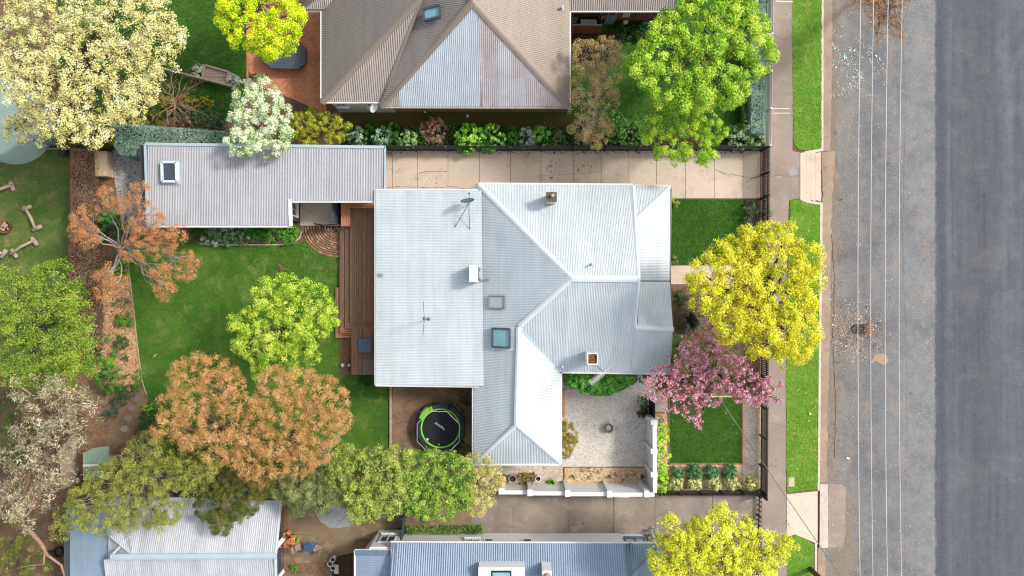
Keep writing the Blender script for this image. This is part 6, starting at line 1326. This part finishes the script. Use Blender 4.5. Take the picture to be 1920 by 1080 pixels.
NB = [
 ('leafy_shrub','grey green large leaved shrub at the left end of the driveway border',668,256,15,1.0,[C(52,84,52),C(90,128,84),C(150,178,140)],'leaf_gloss',(.17,.08)),
 ('leafy_shrub','fresh green low shrub second in the driveway border',692,243,10,.7,[C(40,94,24),C(76,140,36)],'leaf',(.1,.06)),
 ('leafy_shrub','silver veined leafy shrub third in the driveway border',716,256,15,1.0,[C(52,86,54),C(96,136,90),C(170,196,160)],'leaf_gloss',(.17,.08)),
 ('leafy_shrub','bright leafy shrub behind the silver veined one',735,245,12,.9,[C(44,96,26),C(90,150,40)],'leaf',(.1,.06)),
 ('leafy_shrub','pale spotted leafy shrub just above the shed roof corner',764,260,14,1.0,[C(56,96,50),C(120,160,80),C(180,200,130)],'leaf_gloss',(.15,.08)),
 ('berry_shrub','pinkish twiggy shrub with red berries in the driveway border',812,242,20,1.2,[C(120,92,70),C(170,140,110),C(206,150,130)],'leaf',(.08,.05)),
 ('camellia','wide glossy green camellia in the driveway border',880,258,24,1.3,[C(50,110,20),C(90,160,30),C(160,206,60)],'leaf_gloss',(.12,.08)),
 ('camellia','glossy green camellia beside the widest one',920,258,22,1.3,[C(48,108,20),C(84,152,30),C(150,200,60)],'leaf_gloss',(.12,.08)),
 ('camellia','small dark glossy camellia left of the white flowered shrub',962,262,12,.9,[C(36,84,20),C(64,124,28)],'leaf_gloss',(.1,.07)),
 ('silver_shrub','whitish silver shrub in the middle of the driveway border',987,258,16,1.1,[C(110,130,106),C(176,190,166),C(220,226,210)],'petal',(.08,.05)),
 ('camellia','vivid green shrub right of the silver shrub',1015,256,16,1.1,[C(44,104,22),C(80,156,34),C(130,190,60)],'leaf_gloss',(.1,.07)),
 ('rose_shrub','dark green shrub with pink flecks left of the bowl planter',1044,260,16,1.0,[C(40,84,26),C(72,120,40),C(150,120,100)],'leaf',(.08,.05)),
 ('camellia','low dark shrub right of the bowl planter',1092,262,15,1.0,[C(40,72,26),C(70,104,40)],'leaf_gloss',(.1,.06)),
 ('camellia','dense mid green shrub below the crab apple',1150,240,26,1.5,[C(36,90,20),C(66,132,30),C(110,168,50)],'leaf_gloss',(.1,.07)),
 ('camellia','dark green shrub in the border left of the round tree',1185,250,22,1.3,[C(34,78,20),C(58,112,28),C(96,150,44)],'leaf_gloss',(.1,.07)),
 ('white_flower_shrub','white flowered shrub in the corner beside the picket fence',1405,240,16,1.3,[C(56,96,44),C(110,150,80),C(214,224,190)],'petal',(.09,.06)),
 ('white_flower_shrub','paler white flowered shrub below the other in the fence corner',1386,262,18,1.2,[C(60,100,48),C(130,160,100),C(226,232,206)],'petal',(.09,.06)),
 ('white_flower_shrub','small white flowered shrub touching the driveway fence end',1418,264,13,1.1,[C(60,100,40),C(120,160,70),C(206,214,160)],'petal',(.09,.06)),
 ('lavender_bush','dark green bush with purple top at the driveway edge by the black fence',1410,392,13,.9,[C(36,62,40),C(70,100,70),C(110,130,110)],'leaf',(.08,.03)),
 ('lavender_bush','dark grey green bush below the purple topped one by the black fence',1411,415,13,.9,[C(40,64,42),C(80,108,78),C(120,140,116)],'leaf',(.08,.03)),
 ('fence_shrub','pale green plant poking through the fence onto the footpath',1439,400,7,.8,[C(90,130,70),C(150,180,120)],'leaf',(.08,.04)),
 ('fence_shrub','second pale green plant on the footpath side of the fence',1440,420,7,.8,[C(90,130,70),C(160,186,126)],'leaf',(.08,.04)),
 ('edge_shrub','small yellow green shrub at the top corner of the house front',1263,380,8,.7,[C(96,130,40),C(170,190,70)],'leaf',(.08,.05)),
 ('edge_shrub','small dark shrub at the house front by the beige path',1262,488,8,.6,[C(60,90,40),C(140,160,90)],'leaf',(.08,.05)),
 ('grey_shrub','grey leaved shrub at the inner corner of the courtyard',1062,716,13,1.2,[C(84,100,76),C(130,146,110),C(190,196,160)],'leaf',(.08,.04)),
 ('corner_shrub','dark low plant under the eave beside the cherry',1205,704,12,.7,[C(50,84,40),C(84,120,56)],'leaf',(.08,.05)),
 ('house_shrub','mid green shrub between the spiky plant and the house gable',1268,650,15,1.3,[C(50,90,28),C(86,134,42),C(130,160,70)],'leaf',(.09,.06)),
 ('house_shrub','green shrub below the gable edge under the cherry',1272,675,14,1.0,[C(50,84,28),C(80,120,40)],'leaf',(.09,.06)),
 ('house_shrub','small dark shrub on the brown mulch below the beige path',1278,560,10,.6,[C(36,66,40),C(60,92,56)],'leaf',(.07,.05)),
 ('pot_shrub','dark olive shrub growing in the blue grey pot by the wall pier',1207,772,10,.95,[C(60,70,32),C(96,104,44)],'leaf',(.07,.05)),
 ('wall_fern','small green fern above the pot at the wall end',1206,768-18,7,.5,[C(60,110,40),C(100,150,60)],'leaf',(.08,.03)),
 ('wall_plant','yellow brown shrub left of the white rimmed pot',981,900,9,.5,[C(120,110,44),C(180,160,80)],'leaf',(.08,.04)),
 ('wall_plant','olive shrub touching the left of the white rimmed pot',998,899,8,.6,[C(90,92,34),C(140,140,50)],'leaf',(.08,.04)),
 ('bush','tall green bush at the back of the mulched bed by the shed end',205,415,18,1.2,[C(36,84,24),C(66,124,34),C(96,150,60)],'leaf_gloss',(.1,.06)),
 ('bush','dark blue green bush under the orange tree',222,430,14,1.1,[C(30,60,40),C(60,92,66)],'leaf',(.08,.05)),
 ('bush','narrow dark bush under the left orange limbs',180,442,14,.9,[C(32,70,30),C(60,104,46)],'leaf',(.08,.05)),
 ('bush','bright green clump at the edge of the back lawn under the orange tree',228,505,11,.6,[C(60,130,28),C(110,180,50)],'leaf',(.09,.06)),
 ('bush','dark bush in the brown bed beside the creeper hedge',165,505,14,.9,[C(36,66,30),C(60,96,44)],'leaf',(.08,.05)),
 ('mulch_plant','leafy green plant in the middle of the straw mulch',231,601,11,.5,[C(60,120,34),C(110,160,60)],'leaf',(.09,.06)),
 ('mulch_plant','grey green tuft near the top of the straw mulch',217,568,6,.3,[C(90,110,80),C(130,150,110)],'leaf',(.06,.03)),
 ('mulch_plant','small grey green tuft right of the first one',236,569,6,.3,[C(90,112,80),C(126,146,106)],'leaf',(.06,.03)),
 ('mulch_plant','small green plant on the left of the straw mulch',180,596,9,.4,[C(70,120,50),C(110,150,70)],'leaf',(.07,.04)),
 ('mulch_plant','low dark green plant in the centre of the straw mulch',226,643,9,.4,[C(50,90,44),C(84,124,60)],'leaf',(.07,.04)),
 ('mulch_plant','light green sprig beside the low dark plant',218,660,8,.4,[C(70,120,60),C(120,160,90)],'leaf',(.07,.04)),
 ('mulch_plant','round dark tuft lower in the straw mulch',231,671,6,.3,[C(40,80,50),C(70,110,70)],'leaf',(.06,.03)),
 ('mulch_plant','bright green plant beside the spiky plant',200,678,12,.5,[C(70,140,30),C(130,190,50)],'leaf',(.09,.05)),
 ('mulch_plant','pale sprig in the straw mulch right of the purple shrub',196,636,8,.4,[C(80,130,70),C(130,170,100)],'leaf',(.07,.04)),
 ('bed_bush','broad dark green bush at the lower end of the mulched bed',203,712,22,1.2,[C(40,88,30),C(70,126,44),C(110,156,70)],'leaf',(.09,.05)),
 ('bed_bush','fresh green strip of plant along the lawn edge',259,705,8,.4,[C(60,130,24),C(100,170,40)],'leaf',(.07,.04)),
 ('bed_bush','lower fresh green plant along the lawn edge',257,726,8,.4,[C(60,130,24),C(96,160,40)],'leaf',(.07,.04)),
 ('bed_bush','rounded blue green bush left of the dirt path',222,752,10,.6,[C(46,84,46),C(76,116,66)],'leaf',(.07,.04)),
 ('bed_bush','second blue green bush above the path stones',238,735,9,.5,[C(50,90,50),C(84,124,74)],'leaf',(.07,.04)),
 ('bed_bush','low bluish bush beside the last stepping stones',206,773,10,.6,[C(50,84,56),C(84,116,84)],'leaf',(.07,.04)),
 ('bed_bush','dark shrub between dirt path and bronze tree',280,790,18,1.0,[C(36,70,30),C(64,104,44)],'leaf',(.08,.05)),
 ('bed_bush','yellow green plant at the top of the dirt path',276,768,8,.5,[C(90,140,30),C(150,190,50)],'leaf',(.08,.05)),
 ('flower_bush','white flowered low bush in the strip below the shed roof',395,440,17,.7,[C(50,96,36),C(84,136,54),C(220,230,210)],'leaf',(.07,.05)),
 ('flower_bush','white speckled bush in the strip, second from the left',425,440,17,.7,[C(50,96,36),C(90,140,60),C(230,236,220)],'leaf',(.07,.05)),
 ('flower_bush','white speckled bush in the middle of the strip below the shed',452,440,16,.7,[C(50,100,36),C(90,144,56),C(220,230,200)],'leaf',(.07,.05)),
 ('flower_bush','plain green bush left of the earthy gap in the strip',478,438,14,.7,[C(50,110,30),C(90,160,50)],'leaf',(.09,.05)),
 ('flower_bush','bright green bush below the shed eave near the brick pad',508,437,15,.7,[C(56,120,30),C(100,170,50)],'leaf',(.09,.05)),
 ('flower_bush','bright green bush at the rounded end of the planted strip',540,438,16,.7,[C(60,126,30),C(110,180,54)],'leaf',(.09,.05)),
 ('hydrangea_clump','small green clump on the sand by the lower pond plants',372,432,12,.6,[C(40,90,36),C(70,120,50)],'leaf',(.08,.05)),
 ('bed_flower','orange leaved plant in the south yard beside the folding chair',537,1014,12,.6,[C(120,130,50),C(226,130,96),C(240,180,120)],'leaf',(.1,.07)),
 ('bed_flower','yellow green plant between orange plant and folding chair',551,1013,7,.5,[C(90,130,50),C(190,200,90)],'leaf',(.07,.05)),
 ('bed_flower','small bright green plant in the bottom brown mulch bed',552,1067,5,.3,[C(70,140,40),C(110,180,60)],'leaf',(.07,.05)),
 ('lawn_end_shrub','dark low shrub beside the deck end',690,707,14,.4,[C(30,72,20),C(56,100,30)],'leaf',(.07,.04)),
 ('yard_weed','green weedy clump in the trampoline yard corner',860,855,22,.4,[C(50,84,28),C(84,120,44)],'leaf',(.07,.04)),
 ('moss_clump','dark green clump in the upper right corner of the trampoline yard',872,745,10,.2,[C(60,76,32),C(90,100,44)],'leaf',(.05,.03)),
 ('bed_weed','dark ivy patch beside the neighbour screen',1130,95,18,.5,[C(50,56,28),C(90,84,44)],'leaf',(.08,.05)),
 ('bed_weed','green ivy patch below the gas meter',1165,58,18,.4,[C(30,64,20),C(60,100,34)],'leaf',(.08,.05)),
 ('bed_weed','dark ivy patch under the hose',1200,58,16,.4,[C(30,60,22),C(50,90,30)],'leaf',(.08,.05)),
 ('daisy_bush','white daisy bush at the bottom end of the south white wall',1227,1003,9,.7,[C(90,110,60),C(230,230,216)],'petal',(.07,.05)),
 ('white_daisies','white flowers beside the timber platform on its left',373,134,11,.5,[C(110,140,90),C(236,236,230)],'petal',(.08,.06)),
 ('white_daisies','white flowers on the right side of the timber platform',434,148,9,.5,[C(110,140,90),C(236,236,230)],'petal',(.08,.06)),
 ('patio_shrub','small dark shrub at the patio edge above the snowball tree',475,143,8,.6,[C(40,60,30),C(90,80,50)],'leaf',(.07,.05)),
]
for nm, lb, px, py, r, h, cols, mt, lf in NB:
    shrub(nm, lb, {'mulch_plant':'plant','bed_weed':'ivy','bed_flower':'plant','white_daisies':'flowers','wall_fern':'fern'}.get(nm, 'shrub'), px, py, r, h, cols, mat=mt, leaf=lf, cd=14 if r > 9 else 24, rc=.15 if r > 8 else .09, nl=34 if r > 8 else 20)
# flower bed under weeping tree
FB = [('golden_groundcover','yellow green low hedge arc under the weeping tree',345,192,44,10,.4,[C(120,130,20),C(190,190,40)]),('flower_clump','dark green bed plants below the weeping tree',365,222,44,12,.6,[C(44,84,44),C(80,120,70)]),('flower_clump','olive rounded bush left of the weeping tree',292,222,26,14,.7,[C(90,96,24),C(140,140,40)]),('flower_clump','mixed red and violet flowers below the weeping tree',335,230,22,8,.5,[C(120,70,60),C(170,110,80)]),('flower_clump','green leafy bulbs with orange flowers beside the blossom tree',242,215,24,12,.5,[C(50,100,40),C(90,140,60)]),('flower_clump','blue green low plant beside the hedge near the snowball tree',400,228,18,12,.7,[C(60,90,60),C(100,130,96)])]
for nm, lb, px, py, rx, ry, h, cols in FB:
    shrub(nm, lb, 'plant', px, py, rx, h, cols, ry=ry, cd=12, rc=.12, nl=22, leaf=(.08,.045), accent=[(C(206,70,60),.03),(C(110,100,200),.02),(C(240,150,40),.015)])
# large glossy bush south of the house
T('camellia_hedge', 'broad glossy dark green bush under the eave in the courtyard', 'shrub', (1125,715), [(1082,710,16),(1100,716,19),(1120,720,20),(1140,720,20),(1160,713,18),(1178,706,15),(1120,704,16),(1145,704,16)], 1.7, [C(30,90,14),C(62,136,24),C(110,180,50)], rc=.16, cd=26, nl=40, leaf=(.12,.08), mat='leaf_gloss', trunk_r=.04, squash=.6, inner=.1)
T('round_bush', 'rounded olive shrub with reddish tips against the courtyard house wall', 'shrub', (1062,825), [(1062,806,13),(1067,820,14),(1066,834,14),(1060,846,11),(1058,815,11)], 1.5, [C(90,96,36),C(140,140,50),C(186,170,74)], rc=.15, cd=26, nl=36, leaf=(.075,.05), trunk_r=.04, squash=.8, accent=[(C(190,130,90),.08)])
T('understorey_shrub', 'dark green shrub mass below the pale gum at the left edge', 'shrub', (20,800), [(10,760,26),(25,790,26),(8,830,24),(40,850,18),(20,880,22),(60,800,18)], 3.0, [C(50,70,32),C(80,100,44),C(110,124,56)], rc=.25, cd=6, nl=40, leaf=(.09,.05), trunk_r=.05)
# paired shrub rows at the square lawn
for i, (px, r) in enumerate(((1272,11),(1303,13),(1335,13),(1369,14))):
    shrub('rounded_shrub', ['blue green rounded shrub first from the left below the square lawn','blue green rounded shrub second from the left below the square lawn','blue green rounded shrub third from the left below the square lawn','blue green rounded shrub nearest the black corner below the square lawn'][i], 'shrub', px, 886, r*.82, .7, [C(50,96,50),C(84,134,80),C(120,160,110)], group='blue green rounded shrubs below the square lawn', rc=.13, cd=34, nl=34, leaf=(.08,.05))
for i, px in enumerate((1269,1303,1340,1374,1406)):
    shrub('variegated_shrub', ['cream and green leaved shrub at the left end against the black fence','cream and green leaved shrub second along the black fence','cream and green leaved shrub in the middle along the black fence','cream and green leaved shrub fourth along the black fence','cream and green leaved shrub at the black fence corner'][i], 'shrub', px, 907, 10, .8, [C(70,104,36),C(140,160,60),C(226,220,140)], group='cream and green shrubs along the black fence', rc=.13, cd=24, nl=28, leaf=(.1,.06), accent=[(C(236,228,166),.2)], mat='leaf_gloss')
for i, py in enumerate((806,828,852,884,905,918)):
    shrub('creeping_vine', ['bright lime plant at the top outside the white wall','bright lime plant second from the top outside the white wall','bright lime plant third down outside the white wall','bright lime plant fourth down outside the white wall','bright lime plant fifth down outside the white wall','bright lime plant at the bottom corner of the white wall'][i], 'plant', 1241+random.uniform(-3,3), py, random.choice((9,11,12)), .9, [C(110,160,30),C(160,206,50),C(206,230,90)], group='lime green plants outside the white wall', rc=.14, cd=13, nl=22, leaf=(.11,.075))
hedge_row = [('flowering_border','low flowering strip with white and pink flowers against the south wall',[(762,990),(905,988),(905,1001),(762,1001)],.45,[C(60,110,30),C(100,150,44),C(150,170,80)])]
for nm, lb, px, h, cols in hedge_row: hedge(nm, lb, px, h, cols, 500, (.08,.05), cat='border', accent=[(C(236,226,220),.07),(C(214,90,80),.04)])
# spiky plants
def spiky(name, label, px, py, r, h, cols, n=60, wd=.05, cat='plant', flop=.5):
    x, y, _ = P(px, py); N = n; a = rng.uniform(0, 6.283, N); L = r/30*rng.uniform(.6, 1.1, N); el = rng.uniform(.3, 1.0, N)
    quads = []
    for i in range(N):
        d = np.array([math.cos(a[i]), math.sin(a[i]), 0]); s = np.array([-d[1], d[0], 0])*wd/2; b = np.array([x, y, .03]); p1 = b+d*L[i]*.5+np.array([0,0,h*el[i]]); p2 = b+d*L[i]+np.array([0,0,h*el[i]*flop])
        quads.append([b-s*.6, b+s*.6, p1+s, p1-s]); quads.append([p1-s, p1+s, p2+s*.1, p2-s*.1])
    t = thing(name, label, cat, (x, y, 0)); V = np.array(quads); c = np.repeat(mixcols(cols, rng.random(N), .1), 2, 0); mesh_quads('leaves', V, M['leaf_gloss'], c, t)
    m = MB(); m.lathe(x, y, [(.08,0),(.06,.12),(.001,.14)], 8); m.build('base', M['bark'], t); return t
spiky('flax_plant', 'large dark bronze flax between house and yellow tree', 1290, 600, 30, 1.0, [C(50,52,44),C(84,80,70),C(110,116,90)], 110, .07)
spiky('spiky_plant', 'dark olive spiky plant in the straw mulch bed', 187, 660, 22, .8, [C(60,66,36),C(110,110,60)], 70, .05)
spiky('aloe_plant', 'bright green aloe like plant inside the white wall', 1034, 902, 11, .5, [C(70,130,40),C(130,170,60)], 36, .06)
spiky('small_aloe', 'grey green spiky plant at the left of the inner mulched bed', 1074, 892, 5, .3, [C(90,120,80),C(120,140,100)], 18, .03)
spiky('small_aloe', 'narrow green spiky plant in the middle of the inner mulched bed', 1142, 892, 6, .4, [C(80,110,70),C(120,140,100)], 20, .03)
spiky('small_aloe', 'dark green spiky plant at the right of the inner mulched bed', 1203, 892, 6, .4, [C(50,96,60),C(90,120,80)], 20, .03)
spiky('sword_plant', 'pale narrow leaved plant at the end of the timber sleeper edge', 738, 850, 9, .4, [C(150,150,100),C(190,190,140)], 18, .03)
SD = ['leftmost tiny seedling in the inner mulched bed', 'tiny seedling close to the brick edge, second from the left in the inner bed', 'tiny seedling midway between the first two aloes of the inner bed', 'tiny seedling just right of the middle aloe in the inner bed', 'rightmost tiny seedling beside the dark green aloe', 'tiny seedling low between the middle and right aloes', 'lowest tiny seedling near the wall, left part of the inner bed']
for i, (px, py) in enumerate(((1091,882),(1105,880),(1121,886),(1155,887),(1187,887),(1173,892),(1106,894))):
    shrub('seedling', SD[i], 'seedling', px, py, 2.6, .18, [C(90,90,50),C(120,130,70)], group='tiny seedlings in the inner mulched bed', rc=.05, cd=60, nl=8, leaf=(.05,.03), stem=False)
shrub('box_ball', 'small round dark box ball outside the wall top', 'shrub', 1239, 786, 4.5, .35, [C(40,80,30),C(70,110,44)], rc=.06, cd=50, nl=14, leaf=(.04,.03), stem=False)
chips('weeds', [(1440,868),(1478,868),(1478,874),(1440,874)], .02, [C(130,170,50),C(90,130,40)], 50, (.08,.04), 'thin lime weeds growing in the footpath joint', 'weeds')
chips('weeds', [(1474,935),(1478,935),(1478,1000),(1474,1000)], .02, [C(110,160,40),C(150,180,60)], 60, (.09,.05), 'weeds along the edge of the lower crossover', 'weeds')
chips('weeds', [(1412,930),(1426,930),(1424,1010),(1412,1010)], .03, [C(70,110,40),C(110,140,60),C(120,100,70)], 50, (.09,.05), 'weeds in the gateway strip of the south driveway', 'weeds')
chips('bark_chips', [(133,640),(160,640),(170,850),(120,920),(60,1080),(130,1080),(131,940),(200,860),(140,860)], .012, [C(120,84,60),C(160,116,84),C(90,62,46)], 90, (.1,.04), 'dry bark and leaf litter on the brown soil at the left', 'litter')

chips('fallen_petals', [(1254,745),(1390,745),(1390,868),(1254,868)], .06, [C(236,180,200),C(250,220,228)], 3.0, (.05,.04), 'fallen pink petals on the square lawn', 'petals')
chips('fallen_petals', [(1393,700),(1478,700),(1478,880),(1393,880)], .02, [C(226,190,190),C(236,214,206)], 6, (.05,.04), 'fallen pale petals on gravel and footpath under the cherry tree', 'petals', clump=.1)
chips('fallen_leaves', [(300,440),(730,440),(730,860),(300,860)], .06, [C(170,150,70),C(190,160,100),C(140,110,70)], 1.6, (.07,.05), 'dry leaves fallen on the back lawn', 'leaves', clump=0.05)
chips('fallen_leaves', [(895,928),(1425,928),(1425,1000),(895,1000)], .032, [C(120,100,70),C(170,140,96),C(96,80,60)], 5, (.06,.04), 'leaf crumbs on the south driveway', 'leaves', clump=.15)
chips('fallen_leaves', [(1180,284),(1425,284),(1425,372),(1180,372)], .032, [C(150,170,60),C(180,170,90),C(130,100,70)], 4, (.06,.04), 'leaf crumbs on the concrete driveway below the round tree', 'leaves', clump=.05)
chips('fallen_leaves', [(1438,0),(1486,0),(1478,900),(1430,900)], .018, [C(180,160,120),C(206,186,150),C(120,96,76)], 7, (.05,.04), 'leaf crumbs on the footpath', 'leaves', clump=.1)
chips('yellow_leaves', [(1440,640),(1700,500),(1700,740),(1440,760)], -.1, [C(210,190,60),C(180,150,50)], 2.0, (.06,.05), 'a few yellow elm leaves blown onto verge and road', 'leaves', clump=.1)
chips('verge_weeds', [(1480,385),(1535,385),(1530,915),(1477,915)], .06, [C(190,214,90),C(236,230,120),C(150,190,60)], 14, (.06,.05), 'clover and dandelion heads in the long verge', 'weeds', clump=.15)

def cover(label, px, z, h, cols, dens=260, leaf=(.1,.06), accent=None, mat='leaf'):
    poly = [P(a, b, 0)[:2] for a, b in px]; p = scatter(poly, dens); N = len(p)
    zz = z + np.abs(rng.normal(size=N))*h*(0.55+0.45*np.sin(p[:,0]*3.1+np.sin(p[:,1]*4)*1.5)); q = np.column_stack([p+rng.normal(size=(N,2))*.06, zz]); n = unit(rng.normal(size=(N,3))*.6+np.array([0,0,1]))
    col = mixcols(cols, (np.sin(p[:,0]*2.2)+np.sin(p[:,0]*5+p[:,1]*4))/5+.35+rng.random(N)*.3, .15)
    if accent:
        for ac, fr in accent: k = rng.random(N) < fr; col[k] = ac[:3]
    o = mesh_quads('ground_cover', leaf_quads(q, n, *leaf), M[mat], col, kind='stuff'); o['label'] = label; o['category'] = 'ground cover'; return o
cover('tangled low green planting filling the border above the concrete driveway', [(645,240),(1200,240),(1200,273),(645,273)], .05, .42, [C(40,80,24),C(70,120,34),C(110,150,60)], 300, accent=[(C(190,200,170),.05)])
cover('ivy and weeds over the bed beside the neighbour brick wall', [(1072,66),(1190,56),(1150,84),(1132,112),(1072,120)], .03, .2, [C(40,56,24),C(70,84,36),C(110,90,60)], 160)
cover('low mixed green planting under the weeping tree', [(225,190),(425,190),(425,245),(225,240)], .03, .35, [C(44,76,40),C(76,110,60),C(130,140,60)], 200, accent=[(C(200,90,90),.02),(C(120,110,200),.015),(C(230,160,60),.01)])
cover('low dark planting between the brown hedge and the straw mulch', [(165,400),(240,400),(236,500),(170,540)], .03, .25, [C(44,70,34),C(80,104,50),C(150,120,90)], 130)
cover('mixed foliage of the front bed under the yellow and pink trees', [(1258,540),(1330,540),(1400,640),(1400,735),(1262,735)], .03, .3, [C(44,76,30),C(80,112,44),C(120,130,60)], 110)
cover('green leafy filling of the strip below the long shed roof', [(372,428),(560,428),(556,450),(378,452)], .03, .3, [C(50,104,28),C(84,146,44),C(130,180,70)], 240, accent=[(C(232,238,224),.1)])
cover('weedy green tufts in the trampoline yard', [(745,730),(885,730),(885,860),(745,860)], .012, .02, [C(70,90,36),C(100,116,50)], 14, (.07,.03))
